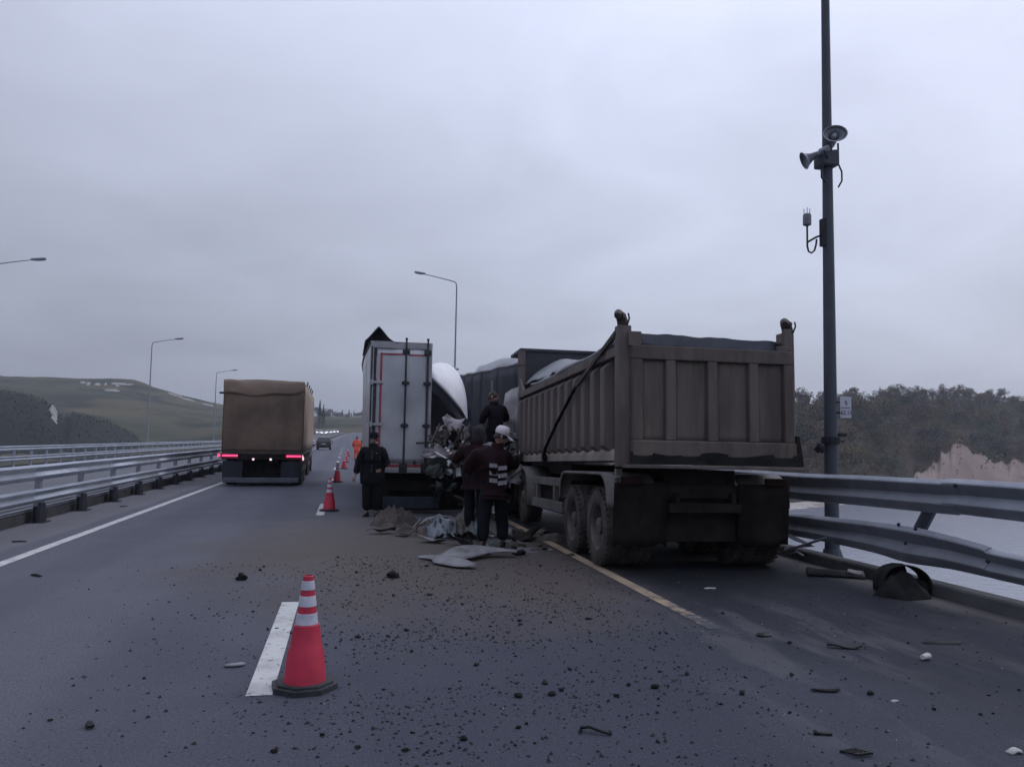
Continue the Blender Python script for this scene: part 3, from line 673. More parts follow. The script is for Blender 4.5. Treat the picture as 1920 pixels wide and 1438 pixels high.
bd2 = wbeam([(0,0,.68),(0,5.99,.68)], [(0,0,.36),(0,5.99,.36)], -1).mesh('rail_beam', M['galv_dirty'], 22)
for i in range(8):
    y = 20+6*i
    link('rail_beam', bu2, gr, (0, y+.01, -.02), (0,0,0)); link('rail_beam', bd2, gr, (0, y+.01, -.05))
# leaning post and its foot, other posts
mb = MB(); pa, pb = Vector((6.800,7.942,1.066)), Vector((6.860,8.287,0.664)); d = (pb-pa)
mb.tube([rel([pa])[0], rel([pa+d*.5])[0], rel([pb+d*.4])[0]], .075, 8); mb.build('post', M['pole'], gr, smooth=40)['label'] = 'leaning post between the two rails'
mb = MB(); mb.bx(.06,.18,-.08,.08,.0,1.25); mb.bx(.02,.06,-.05,.05,1.02,1.22); mb.bx(.02,.06,-.05,.05,.4,.58); mb.bx(-.02,.2,-.15,.15,.15,.17); pm3 = mb.mesh('post', M['galv_dirty'])
for y in (-1.0, 1.6, 4.2, 14.2, 17.0, 19.8, 22.6, 25.4, 28.2, 31, 33.8, 36.6, 39.4, 42.2, 45): link('post', pm3, gr, (0, y, 0))
for (px) in ((6.620,8.282,0.763), (6.620,7.996,0.738), (6.560,8.095,0.564), (6.660,7.421,1.284), (6.660,7.596,0.676), (6.600,6.932,0.531)):
    bolt_mb((px[0]-6.72-.03, px[1], px[2]), -1).build('bolt', M['post'], gr)
# torn end pieces of the lower rail
def strip_piece(name, pts, wd, mt, parent=None, seed=0, nw=3, th=.006, wob=.03):
    mb = MB(); pts = [Vector(p) for p in pts]; n_ = len(pts)
    vs = []
    for i, p in enumerate(pts):
        t_ = (pts[min(i+1,n_-1)]-pts[max(i-1,0)]).normalized(); s_ = t_.cross(Vector((0,0,1))); s_ = (s_ if s_.length > .1 else Vector((1,0,0))).normalized(); up = s_.cross(t_)
        ww = wd[i] if isinstance(wd,(list,tuple)) else wd
        for j in range(nw+1):
            a = (j/nw-.5)*ww; vs.append(p + s_*a + up*(wob*nz((i*.9+seed, j*1.3, seed))*1.5 + .25*abs(a)*(-1)))
    mb.add(vs, [(i*(nw+1)+j, i*(nw+1)+j+1, (i+1)*(nw+1)+j+1, (i+1)*(nw+1)+j) for i in range(n_-1) for j in range(nw)])
    return mb.build(name, mt, parent, solid=th, smooth=40)
for i, (pts, wd) in enumerate([
        ([(6.620,10.749,0.342),(6.600,10.406,0.305),(6.550,10.061,0.290),(6.400,10.367,0.204)], [.12,.16,.12,.04]),
        ([(6.400,10.509,0.154),(6.450,10.239,0.237),(6.500,9.984,0.346),(6.550,9.705,0.425)], [.05,.12,.14,.06]),
        ([(6.350,10.259,0.143),(6.400,10.175,0.178),(6.500,10.172,0.116)], [.04,.09,.03])]):
    o = strip_piece('torn_rail_end', [(p[0]-6.72,p[1],p[2]) for p in pts], wd, M['galv_dirty'], gr, i); o['label'] = 'torn curled end of the lower rail'

# ------------------------------------------------------------------ lamp posts
def lamp_post(x, y, z, h, arm, label, r=.075, pm='lamp_paint'):
    P_ = M[pm]
    o = tag(empty('street_lamp', (x, y, z)), label, 'street lamp', 'street lamps along the bridge')
    mb = MB(); mb.tube([(0,0,0),(0,0,h*.3),(0,0,h*.6),(0,0,h-.35)], [r*1.35,r*1.12,r*.85,r*.62], 14); mb.build('pole', P_, o, smooth=50)
    s_ = 1 if arm > 0 else -1; a = abs(arm)
    mb = MB(); mb.tube([(0,0,h-.4),(s_*.03,0,h-.12),(s_*.14,0,h+.0),(s_*.35,0,h+.05),(s_*a*.6,0,h+.05+a*.09),(s_*a,0,h+.05+a*.16)], [r*.6,r*.58,r*.55,r*.5,r*.42,r*.38], 10); mb.build('arm', P_, o, smooth=50)
    mb = MB(); e_ = (s_*(a+.3), 0, h+.1+a*.17)
    mb.box(e_, (.75,.24,.1), (0,-s_*.12,0)).box((e_[0]+s_*.05, 0, e_[2]-.06), (.5,.2,.05), (0,-s_*.12,0)); mb.build('lamp_head', P_, o, bevel=.03)
    mb = MB(); mb.bx(-.22,.22,-.22,.22,0,.03).lathe([(r*2.2,.03),(r*1.5,.22)], 12); mb.build('base_plate', P_, o)
    return o
lamp_post(7.14, 10.42, -.05, 12.4, -2.6, 'tall grey lamp post behind the right barrier, carrying horn speakers and a white sign', r=.079, pm='pole')
mb = MB(); mb.bx(6.985,7.5,10.05,10.8,-.6,-.05); S(mb.build('post_plinth', M['concrete'], bevel=.02))
lamp_post(7.12, 52.4, 0, 12.5, -2.25, 'street lamp rising above the wrecked trailer, its arm reaching left', r=.072)
lamp_post(-19.4, 47.3, -.4, 11.3, 1.95, 'street lamp whose lamp head alone enters the picture at far left', r=.06)
lamp_post(-18.3, 78.5, -.4, 10.75, 2.1, 'street lamp standing before the left hill, arm reaching right', r=.068)
lamp_post(-18.3, 115.8, -.4, 10.9, 2.1, 'street lamp standing just behind the brown tarpaulin truck', r=.075)
# fittings on the near post
def horn_speaker(loc, rot, label):
    o = tag(empty('horn_speaker', loc, rot=rot), label, 'loudspeaker'); o.scale = (.84,.84,.84)
    mb = MB(); mb.lathe([(.05,-.30),(.075,-.28),(.08,-.12),(.055,-.1),(.06,-.02),(.085,.07),(.13,.14),(.175,.185),(.185,.19),(.185,.2),(.17,.195)], 20, axis='Y', cap=False)
    for i, v in enumerate(mb.v): mb.v[i] = (v[0]*1.15, v[1], v[2]*.86)
    mb.build('bell', M['horn'], o, smooth=40)
    mb = MB(); mb.lathe([(.172,.19),(.125,.13),(.08,.05),(.06,-.05)], 20, axis='Y', cap=False); 
    for i, v in enumerate(mb.v): mb.v[i] = (v[0]*1.15, v[1], v[2]*.86)
    mb.build('throat', M['horn_in'], o, smooth=40)
    mb = MB(); mb.lathe([(.001,.15),(.035,.14),(.05,.10),(.05,-.05)], 12, axis='Y'); mb.build('driver_cone', M['horn'], o, smooth=40)
    mb = MB(); mb.lathe([(.04,-.3),(.07,-.31),(.07,-.2)], 14, axis='Y'); mb.build('driver_housing', M['pole'], o, smooth=40)
    mb = MB(); mb.bar((-.12,-.15,-.02),(-.12,-.15,-.16),.03,.02).bar((.12,-.15,-.02),(.12,-.15,-.16),.03,.02).bar((-.13,-.15,-.16),(.13,-.15,-.16),.03,.02); mb.build('bracket', M['post'], o)
    return o
hp = (7.140,10.176,6.359); horn_speaker((hp[0]-.01, 10.42-.16, hp[2]+.02), (R(6), 0, R(158)), 'grey horn speaker on the lamp post facing the camera, its round mouth visible')
hp = (6.860,10.401,6.139); horn_speaker((6.90, 10.40, hp[2]+.0), (R(-26), 0, R(66)), 'grey horn speaker on the lamp post pointing left and down, seen from its side')
o = tag(empty('speaker_mount', (7.14,10.42,6.1)), 'dark clamp box below the horn speakers on the lamp post, with looped cables', 'mount')
mb = MB(); mb.bx(-.15,.12,-.14,.14,-.12,.12); mb.build('clamp_box', M['pole'], o, bevel=.02)
mb = MB(); mb.tube([(-.13,-.12,-.1),(-.2,-.14,-.2),(-.2,-.14,-.34),(-.13,-.13,-.4),(-.09,-.1,-.36)], .013, 6); mb.build('cable', M['post'], o, smooth=60)
mb = MB(); mb.tube([(.11,-.12,-.1),(.15,-.14,-.22),(.15,-.14,-.36),(.1,-.12,-.46)], .013, 6); mb.build('cable', M['post'], o, smooth=60)
aw = (6.770,10.449,5.143)
o = tag(empty('weather_sensor', (6.78,10.42,aw[2])), 'weather sensor on a thin curved bracket left of the lamp post', 'sensor')
mb = MB(); mb.lathe([(.045,-.1),(.062,-.09),(.062,.06),(.05,.08)], 14); mb.build('sensor_body', M['horn_in'], o, smooth=40)
mb = MB()
for a in range(3): mb.tube([(.045*cos(a*2.1),.045*sin(a*2.1),.06),(.05*cos(a*2.1),.05*sin(a*2.1),.17)], .006, 5)
mb.build('prong', M['horn'], o)
mb = MB(); mb.tube([(0,0,-.1),(0,0,-.2),(0,0,-.42),(.02,0,-.5),(.07,0,-.52),(.12,0,-.48),(.15,0,-.38),(.16,0,-.30)], .014, 6); mb.tube([(0,0,-.36),(.15,0,-.27),(.28,0,-.22)], .017, 6); mb.bx(.24,.31,-.05,.05,-.40,.02); mb.build('bracket', M['post'], o, smooth=50)
# distance sign
sg_ = (7.330,10.406,2.278)
o = tag(empty('distance_sign', (7.335, 10.33, sg_[2])), 'small white sign with dark numerals strapped to the lamp post', 'sign')
mb = MB(); mb.bx(-.095,.095,-.006,.006,-.16,.16); mb.build('board', M['sign_white'], o, bevel=.004)
mb = MB(); mb.bx(-.16,.02,.004,.03,.06,.09).bx(-.16,.02,.004,.03,-.1,-.07); mb.build('strap', M['post'], o)
mb = MB(); mb.add([(-.02,-.0075,.10),(.012,-.0075,.105),(.028,-.0075,.04),(-.006,-.0075,.03)], [(0,1,2,3)]); mb.build('emblem', M['sign_grey'], o, solid=.002)
mb = MB(); mb.bx(-.085,.075,-.009,-.007,-.016,.0); mb.build('rule', M['sign_grey'], o)
fc = bpy.data.curves.new('numerals', 'FONT'); fc.body = '62.11'; fc.size = .088; fc.align_x = 'CENTER'; fc.align_y = 'CENTER'; fc.extrude = .001; fc.offset = .0012
fo = bpy.data.objects.new('numerals', fc); col.objects.link(fo); fo.parent = o; fo.location = (.005,-.009,-.085); fo.rotation_euler = (R(90),0,0); fc.materials.append(M['sign_ink'])
bpy.context.view_layer.update(); tm_ = bpy.data.meshes.new_from_object(fo.evaluated_get(bpy.context.evaluated_depsgraph_get())); bpy.data.objects.remove(fo)
fo = link('numerals', tm_, o, (.005,-.009,-.085), (R(90),0,0))
o = tag(empty('camera_bracket', (7.14,10.42,1.78)), 'small dark clamp with stub arms low on the lamp post', 'bracket')
mb = MB(); mb.lathe([(.14,-.05),(.14,.05)], 12); mb.bx(.12,.24,-.04,.04,.06,.11).bx(.12,.2,-.04,.04,-.03,.0); mb.blob((-.19,0,-.12), .07, 3); mb.build('clamp', M['post'], o)
# small horn on the far post
o = tag(empty('horn_speaker', (6.950,51.365,6.379)), 'small round loudspeaker low on the lamp post above the wrecked trailer', 'loudspeaker')
mb = MB(); mb.lathe([(.06,-.3),(.1,-.1),(.26,.2),(.24,.2),(.08,.0)], 14, axis='Y'); 
mb.v = [(-v[1], v[0], v[2]) for v in mb.v]; mb.build('bell', M['horn'], o, smooth=40)
# ------------------------------------------------------------------ wheels
def wheel(parent, x, y, z, rad=.53, wd=.30, side=-1, dual=False, rz_=0):
    """side = -1: outer face towards -x"""
    o = empty('wheel', (x, y, z), rz_); o.parent = parent
    key = (rad, wd, dual)
    if key not in wheel.cache:
        def tyre(x0):
            mb = MB(); r = rad; n = 40
            prof = [(r*.60, x0), (r*.66, x0-.005), (r*.9, x0+.0), (r*.97, x0+.02), (r, x0+.05), (r, x0+wd*.3), (r*.975, x0+wd*.32), (r*.975, x0+wd*.36), (r, x0+wd*.38), (r, x0+wd*.62), (r*.975, x0+wd*.64), (r*.975, x0+wd*.68), (r, x0+wd*.7), (r, x0+wd-.05), (r*.97, x0+wd-.02), (r*.9, x0+wd), (r*.66, x0+wd+.005), (r*.6, x0+wd)]
            mb.lathe(prof, n, axis='X', cap=False)
            for k_ in range(36):        # shoulder lugs
                th = 2*PI*k_/36
                for xx in (x0+.012, x0+wd-.012):
                    mb.box((xx, (r*.968)*cos(th), (r*.968)*sin(th)), (.04,.03,.034), (th,0,0))
            return mb
        a = tyre(0)
        if dual: b_ = tyre(wd+.04); n0 = len(a.v); a.v += b_.v; a.f += [tuple(i+n0 for i in f) for f in b_.f]; a.mi += b_.mi
        r = rad*.62; rm = MB()
        rm.lathe([(r,.0),(r*.97,.015),(r*.9,.03),(r*.84,.13 if dual else .06),(r*.5,.14 if dual else .04),(r*.36,.12 if dual else .0),(r*.34,-.02 if not dual else .03),(.02,-.03 if not dual else .02)], 32, axis='X', cap=False)
        hb = MB()
        for k_ in range(10):
            th = 2*PI*k_/10; hb.lathe([(.016,-.012),(.016,.02)], 6, c=(.12 if dual else .03, r*.52*cos(th), r*.52*sin(th)), axis='X')
        wheel.cache[key] = (a.mesh('tyre', M['tyre'], 40), rm.mesh('rim', M['rim'], 40), hb.mesh('wheel_nuts', M['rim']))
    t_, r_, h_ = wheel.cache[key]
    rot = (0,0,0) if side < 0 else (0,0,PI)
    for nm, me in (('tyre', t_), ('rim', r_), ('wheel_nuts', h_)): link(nm, me, o, rot=rot)
    return o
wheel.cache = {}

# ------------------------------------------------------------------ dump truck
dt = tag(empty('dump_truck'), 'grey brown dump truck with a ribbed body, its nose in the wrecked trailer', 'truck')
Mt = Matrix.Rotation(-.0329,3,'Z') @ Matrix.Rotation(-.0321,3,'X') @ Matrix.Rotation(.005,3,'Y')
dt.rotation_euler = Mt.to_euler(); dt.location = Vector((3.429,9.401,1.461)) + Mt @ Vector((1.21,0,-1.40))
HB, TB_, LB_, HW = 1.40, 2.90, 7.1, 1.21
# body shell
mb = MB()
mb.bx(-HW+.06,-HW+.10,.06,LB_,HB+.05,TB_-.06); mb.bx(HW-.10,HW-.06,.06,LB_,HB+.05,TB_-.06)
mb.bx(-HW+.09,HW-.09,.05,LB_,HB+.02,HB+.1)
db = mb.build('dump_body', M['body_skin'], dt, bevel=.008)
mb = MB()
for s_ in (-1, 1):
    mb.prism([(s_*(HW-.05),HB+.165),(s_*(HW+.015),HB+.10),(s_*(HW+.015),HB),(s_*(HW-.1),HB)], .06, LB_, 'Y')
mb.build('body_sill', M['sill'], dt, bevel=.008)
mb = MB()
for s_ in (-1, 1):
    mb.bx(s_*(HW-.12), s_*(HW+.02), .1, LB_, TB_-.13, TB_)
mb.build('top_rail', M['body'], dt, bevel=.012)
rb = MB(); a_, b_, c_ = .135, .10, -.125
rb.add([(.0,-a_,HB+.11),(.0,a_,HB+.11),(c_,b_,HB+.20),(c_,-b_,HB+.20),(.0,-a_,TB_-.14),(.0,a_,TB_-.14),(c_,b_,TB_-.24),(c_,-b_,TB_-.24)], [(0,1,2,3),(7,6,5,4),(0,3,7,4),(1,5,6,2),(3,2,6,7)])
rbm = rb.mesh('side_rib', M['body'])
for i in range(13):
    y = .62 + i*.505
    o = link('side_rib', rbm, dt, (-HW+.062, y, 0)); q = o.modifiers.new('b','BEVEL'); q.width = .012; q.segments = 2
    o = link('side_rib', rbm, dt, (HW-.062, y, 0), (0,0,PI)); q = o.modifiers.new('b','BEVEL'); q.width = .012; q.segments = 2
# rear corner posts, hinge hooks
for s_ in (-1, 1):
    mb = MB(); mb.bx(s_*(HW-.15), s_*(HW+.03), .0, .17, HB-.08, TB_+.26)
    mb.build('corner_post', M['body'], dt, bevel=.015)
    mb = MB(); x = s_*(HW-.04)
    mb.tube([(x+.02,.08,TB_+.2),(x+.01,.07,TB_+.31),(x-.02,.05,TB_+.38),(x-.07,.0,TB_+.40),(x-.10,-.06,TB_+.36)], [.07,.075,.07,.06,.045], 12)
    mb.blob((x-.03,.02,TB_+.37), (.075,.09,.06), 3+s_, .3); mb.tube([(x+.05,.0,TB_+.26),(x+.06,-.05,TB_+.34),(x+.04,-.07,TB_+.40)], .012, 5); mb.build('hinge_hook', M['rust'], dt, smooth=50)
mb = MB(); mb.bx(-HW+.09,-HW+.26,-.075,-.025,TB_-.02,TB_+.17); mb.build('hinge_plate', M['body'], dt, bevel=.01)
mb = MB(); mb.bx(HW-.26,HW-.10,-.075,-.025,TB_-.02,TB_+.06); mb.bx(HW-.16,HW-.05,-.07,-.02,TB_,TB_+.3); mb.build('hinge_plate', M['body'], dt, bevel=.01)
# tailgate: frame members and recessed panels
tg = empty('tailgate', (0,-.05,0)); tg.parent = dt
x0, x1 = -HW+.12, HW-.04
mb = MB(); mb.bx(x0,x1,-.05,.05,TB_-.19,TB_-.01); mb.build('top_beam', M['tailgate'], tg, bevel=.012)
mb = MB(); mb.bx(x0,x1+.02,-.055,.05,HB+.06,HB+.27); mb.build('bottom_beam', M['tailgate'], tg, bevel=.02)
bars = [(x0,x0+.16)]; xw = x1-x0
for f in (.235,.49,.745): bars.append((x0+xw*f-.075, x0+xw*f+.075))
bars.append((x1-.15, x1))
for a, b_ in bars:
    mb = MB(); mb.prism([(a,.04),(a+.012,-.045),(b_-.012,-.045),(b_,.04)], HB+.272, TB_-.192, 'Z'); mb.build('tailgate_rib', M['tailgate'], tg, bevel=.008)
for (a, b_), (c, d) in zip(bars, bars[1:]):
    mb = MB(); mb.grid(lambda u, v: (lerp(b_-.005,c+.005,u), .012+.012*sin(u*PI)*sin(v*PI)+.006*nz((u*3,v*3,a*5),1), lerp(HB+.26,TB_-.18,v)), 8, 12); mb.build('tailgate_panel', M['tailgate'], tg, solid=.006, smooth=60)
# rubber skirt below the tailgate, lip
mb = MB(); mb.grid(lambda u, v: (lerp(-HW+.1,HW+.05,u), -.10+.02*sin(u*23)*v, lerp(HB-.04, HB+.10+.018*sin(u*15+1)+.02*nz((u*7,0,0),1), v)), 50, 3)
mb.build('rubber_skirt', M['rubber'], dt, solid=.02)
mb = MB(); mb.bx(-HW+.02,HW+.07,-.13,.04,HB-.09,HB-.045); mb.build('rear_lip', M['body'], dt, bevel=.008)
mb = MB(); mb.prism([(HW-.03,HB-.05),(HW+.07,HB-.05),(HW+.055,HB+.12),(HW+.015,HB+.36),(HW-.03,HB+.36)], -.10,-.06,'Y'); mb.build('rubber_skirt', M['rubber'], dt)
# headboard
mb = MB(); mb.bx(-HW+.1,HW-.1,LB_-.06,LB_,HB+.05,3.84); mb.build('headboard', M['dark_panel'], dt)
mb = MB(); mb.bx(-HW-.0,-HW+.13,LB_-.08,LB_+.03,HB,3.62); mb.bx(-HW-.03,-HW+.12,LB_-.1,LB_+.03,3.50,3.84); mb.build('headboard_post', M['body'], dt, bevel=.012)
mb = MB(); mb.bx(HW-.13,HW,LB_-.08,LB_+.03,HB,3.8); mb.build('headboard_post', M['body'], dt, bevel=.012)
mb = MB(); mb.bx(-HW,HW,LB_-.1,LB_+1.1,3.82,3.88); mb.build('cab_guard', M['dark_panel'], dt)
mb = MB(); mb.add([(-HW+.02,LB_-.1,2.9),(-HW+.02,LB_-.55,2.9),(-HW+.02,LB_-.1,3.2)],[(0,1,2)]); mb.build('gusset', M['body'], dt, solid=.04)
# rolled load cover
mb = MB(); pts = []; 
for i in range(15):
    t_ = i/14; pts.append((-HW+.06+.05*sin(t_*9), .35+t_*5.7, TB_+.045+.035*sin(t_*7+.6)))
mb.tube(pts, [.05+.02*sin(i*1.3) for i in range(15)], 10, flat=.8); mb.build('load_cover_roll', M['tarp_grey'], dt, smooth=60)
mb = MB()
def cov(u, v):
    x = lerp(-HW+.1, .25, u); y = lerp(3.6, LB_-.14, v)
    return (x, y, TB_-.0 + .72*sin(u*PI*.62+.25)*(.25+.75*v**.7) + .05*nz((x*2,y*2,1),1)*1.5 - (.5*max(0,u-.75)))
mb.grid(cov, 16, 20); mb.build('load_cover', M['tarp_grey'], dt, solid=.02, smooth=60)
mb = MB()
def cov2(u, v):
    x = lerp(-HW+.28, HW-.17, u); return (x, .06+.03*min(1,v*2)+.5*max(0,v-.5), TB_-.02+.19*min(1,v*2)-.03*max(0,v-.5)-.035*u + .015*nz((x*5,v*4,2),1)*1.5+.012*sin(x*9)*v)
mb.grid(cov2, 30, 6); mb.build('load_cover', M['tarp_dark'], dt, solid=.02, smooth=60)
mb = MB(); mb.bx(-HW+.2,HW-.15,.08,.13,TB_-.03,TB_+.06); mb.build('load_cover_edge', M['tarp_dark'], dt, bevel=.02)
mb = MB(); mb.tube([(HW-.22,.05,TB_+.1),(HW-.1,.04,TB_+.115)], .018, 6); mb.build('cover_rod', M['rust'], dt)
# cover arm / strap down the left side
mb = MB(); mb.bar((-HW-.03,.12,TB_+.17),(-HW-.10,1.9,2.52),.03,.06); mb.build('cover_arm', M['rust'], dt)
mb = MB(); mb.tube([(-HW-.10,1.85,2.53),(-HW-.12,3.0,2.02),(-HW-.11,3.9,1.62),(-HW-.06,4.25,1.43)], .03, 6, flat=.6); mb.box((-HW-.06,4.2,1.46),(.06,.16,.14)); mb.build('cover_strap', M['rubber'], dt, smooth=50)
mb = MB(); mb.bar((-HW-.02,.12,TB_+.13),(-HW-.04,.75,TB_-.03),.03,.04); mb.build('cover_arm', M['rust'], dt)
# chassis
mb = MB()
for s_ in (-.42, .42): mb.bx(s_-.05,s_+.05,.25,9.2,.88,1.16)
for y in (.3,1.7,3.4,5.2,7.3): mb.bx(-.4,.4,y-.06,y+.06,.92,1.1)
mb.bx(-1.0,1.0,.22,.34,.92,1.1); mb.bx(-.5,.5,.3,.36,.35,1.3); mb.bx(-1.1,1.1,2.9,2.95,.2,1.35); mb.build('chassis_frame', M['chassis'], dt, bevel=.01)
mb = MB()
for y in (.93, 2.28):
    mb.tube([(-.75,y,.51),(-.3,y,.52),(-.22,y,.54),(.22,y,.54),(.3,y,.52),(.75,y,.51)], [.08,.09,.2,.2,.09,.08], 12)
    for s_ in (-.42,.42): mb.bx(s_-.05,s_+.05,y-.6,y+.6,.68,.76)
mb.build('rear_axle', M['chassis'], dt, smooth=50)
mb = MB(); mb.tube([(0,2.6,1.0),(0,3.4,1.15),(0,3.9,1.3)], .1, 10); mb.build('tipping_ram', M['chassis'], dt)
for s_ in (-1,1):
    for y in (.93,2.28): wheel(dt, s_*1.25, y, .51, .53, .30, s_, True)
    for y in (6.25,8.0): wheel(dt, s_*1.25, y, .69, .52, .32, s_)
# fenders
def arch(x, y0, y1, z0, zt, rr, wd, name='fender', th=.02):
    pr = [(y0,z0)] + [(y0+rr-rr*cos(a), zt-rr+rr*sin(a)) for a in [i*PI/2/8 for i in range(9)]] + [(y1-rr+rr*sin(a), zt-rr+rr*cos(a)) for a in [i*PI/2/8 for i in range(9)]] + [(y1,z0)]
    mb = MB(); vs = []
    for p in pr: vs += [(x, p[0], p[1]), (x+wd, p[0], p[1])]
    mb.add(vs, [(2*i,2*i+1,2*i+3,2*i+2) for i in range(len(pr)-1)])
    lipv = []
    for i, p in enumerate(pr):
        c = Vector(((y0+y1)/2, z0)); d = (c-Vector(p)).normalized()*.07; lipv += [(x-.001, p[0], p[1]), (x-.001, p[0]+d.x, p[1]+d.y)]
    mb.add(lipv, [(2*i,2*i+1,2*i+3,2*i+2) for i in range(len(pr)-1)])
    return mb.build(name, M['fender'], dt, solid=th, smooth=40)
arch(-1.28,.28,2.98,.80,1.24,.36,.66); arch(.62,.28,2.98,.80,1.24,.36,.66)
arch(-1.28,5.55,6.95,.55,1.30,.55,.5); arch(.78,5.55,6.95,.55,1.30,.55,.5)
# side equipment between the fenders
mb = MB(); mb.bx(-1.22,-1.14,3.05,5.5,.98,1.12); mb.bx(-1.22,-1.14,3.05,5.5,.55,.72); mb.bx(-1.22,-1.14,3.6,3.7,.72,.98); mb.bx(-1.22,-1.14,5.0,5.1,.72,.98); mb.build('side_guard', M['fender'], dt, bevel=.01)
mb = MB(); mb.bx(-1.1,-.55,3.5,5.2,.5,1.1); mb.build('fuel_tank', M['chassis'], dt, bevel=.04)
mb = MB(); mb.bx(.55,1.15,3.3,4.6,.5,1.1); mb.build('air_tank_box', M['chassis'], dt, bevel=.04)
M['flap'] = mat('dusty_flap', (.013,.011,.011), .95, 0, (.026,.021,.019), 2.2, bump=.2, spec=.06)
# mud flaps, lamps, rear under-run
for s_ in (-1, 1):
    mb = MB(); mb.grid(lambda u, v: (s_*lerp(.50,1.23,u), .18+.07*(1-v)+.02*sin(u*9)*(1-v), lerp(.30+.07*nz((u*6,s_,0),1.5),1.12,v)), 8, 6); mb.build('mud_flap', M['flap'], dt, solid=.012, smooth=50)
    mb = MB(); mb.bx(s_*.85,s_*1.15,.10,.16,1.1,1.2); mb.build('tail_lamp', mat('dirty_tail_lamp', (.022,.012,.011), .8, spec=.1), dt, bevel=.01)
mb = MB(); mb.bx(-.5,.5,.12,.2,.74,.86); mb.bx(-.42,-.36,.1,.2,.86,1.0); mb.bx(.36,.42,.1,.2,.86,1.0); mb.build('underrun_bar', M['chassis'], dt, bevel=.01)
mb = MB(); mb.bx(-1.2,-1.12,.2,.28,1.02,1.3); mb.tube([(-1.19,.2,1.15),(-1.25,.1,1.17),(-1.22,.02,1.2)], .015, 6); mb.build('lamp_bracket', M['fender'], dt)
# crushed cab
mb = MB()
def crush(p, k_=.16, f=1.1): 
    q = Vector(p); return q + Vector((nz(q,f,1),nz(q,f,5),nz(q,f,9)))*k_
for (a, b_, c, d) in (((-1.25,7.35,.95),(-1.25,8.9,.95),(-1.2,8.7,3.0),(-1.2,7.35,3.05)),((1.25,7.35,.95),(1.25,9.3,.95),(1.2,9.0,3.1),(1.2,7.35,3.1)),((-1.25,7.35,.95),(1.25,7.35,.95),(1.2,7.35,3.05),(-1.2,7.35,3.05)),((-1.2,7.35,3.05),(1.2,7.35,3.05),(1.2,9.0,3.0),(-1.2,8.6,2.9))):
    mb.grid(lambda u, v: crush(vl(vl(a,b_,u), vl(d,c,u), v)), 8, 8)
mb.build('cab', M['cab_white'], dt, solid=.02, smooth=40)
mb = MB(); mb.grid(lambda u, v: crush((-1.32-.14*v*(1-u), lerp(7.25,7.0,u)+.5*(1-v), lerp(1.55,2.35,v)-.28*u*(1-v)), .07, 2), 6, 8); mb.build('bent_door', M['cab_white'], dt, solid=.02, smooth=40)
mb = MB(); mb.grid(lambda u, v: crush((-1.45+.28*u, 7.12+.2*v, lerp(1.42,1.95,v)+.1*u), .06, 2), 5, 6); mb.build('bent_panel', M['cab_white'], dt, solid=.02, smooth=40)
mb = MB(); mb.tube([(-1.55,7.0,1.72),(-1.35,7.0,1.86),(-1.15,7.02,1.98)], .045, 6); mb.build('bent_bracket', M['chassis'], dt)

# mangled front corner of the dump truck, pushed into the trailer
rgw = random.Random(5)
bpy.context.view_layer.update(); DI = dt.matrix_world.inverted()
def dl(p): return DI @ Vector(p)
def mangle(name, n_, mt, box_, smin, smax, kind, parent, loc2, seed, solid=.01, label=None):
    rg_ = random.Random(seed); mb = MB(); (xa,xb),(ya,yb),(za,zb) = box_
    for i in range(n_):
        c = Vector((rg_.uniform(xa,xb), rg_.uniform(ya,yb), rg_.uniform(za,zb))); d = Vector((rg_.gauss(0,1), rg_.gauss(0,.7), rg_.gauss(0,.8))).normalized()*rg_.uniform(smin,smax)
        if kind == 'bar': mb.bar(loc2(c-d), loc2(c+d), rg_.uniform(.02,.07), rg_.uniform(.015,.06))
        elif kind == 'pipe': mb.tube([loc2(c-d), loc2(c+Vector((0,0,rg_.uniform(-.15,.15)))), loc2(c+d)], rg_.uniform(.008,.022), 5)
        else:
            e_ = d.orthogonal().normalized()*d.length*rg_.uniform(.4,.9); f_ = d.cross(e_).normalized()*d.length*.3; n0 = rg_.uniform(0,50)
            mb.grid(lambda u, v: loc2(c + d*(2*u-1) + e_*(2*v-1)*(1-.5*abs(2*u-1)) + f_*(nz((u*2.4,v*2.4,n0),1)*2.2)), 5, 5)
    o = mb.build(name, mt, parent, solid=solid if kind == 'sheet' else 0, smooth=20)
    if label: o['label'] = label
    return o
BX1 = ((2.55,3.55),(15.9,17.2),(.1,1.75))
mangle('crushed_mass', 16, M['chassis'], ((2.5,3.6),(16.2,17.4),(.2,1.5)), .25, .5, 'sheet', dt, dl, 1, .03)
mangle('twisted_metal', 55, M['rust'], BX1, .08, .35, 'bar', dt, dl, 2, label='tangle of twisted dark metal at the crushed front corner')
mangle('hose', 22, M['rubber'], BX1, .12, .4, 'pipe', dt, dl, 3)
mangle('crushed_cab_panel', 9, M['cab_white'], ((2.75,3.5),(15.7,16.6),(.9,2.0)), .14, .34, 'sheet', dt, dl, 4, label='crushed pieces of white cab panel')
mangle('crushed_cab_panel', 6, M['sheet_dirty'], ((2.6,3.4),(15.5,16.3),(.3,1.3)), .10, .26, 'sheet', dt, dl, 6, label='soiled pieces of crushed panel')
mangle('bright_fragment', 16, M['silver'], ((2.4,3.4),(15.3,16.2),(.1,1.2)), .04, .13, 'sheet', dt, dl, 7)

# ------------------------------------------------------------------ crashed semi trailer
tr = tag(empty('semi_trailer', (.5,17.75,0), R(-.55)), 'wrecked white box trailer with its right rear half torn open', 'trailer')
ZB, ZT, TW, TL = .97, 3.87, 2.5, 13.4
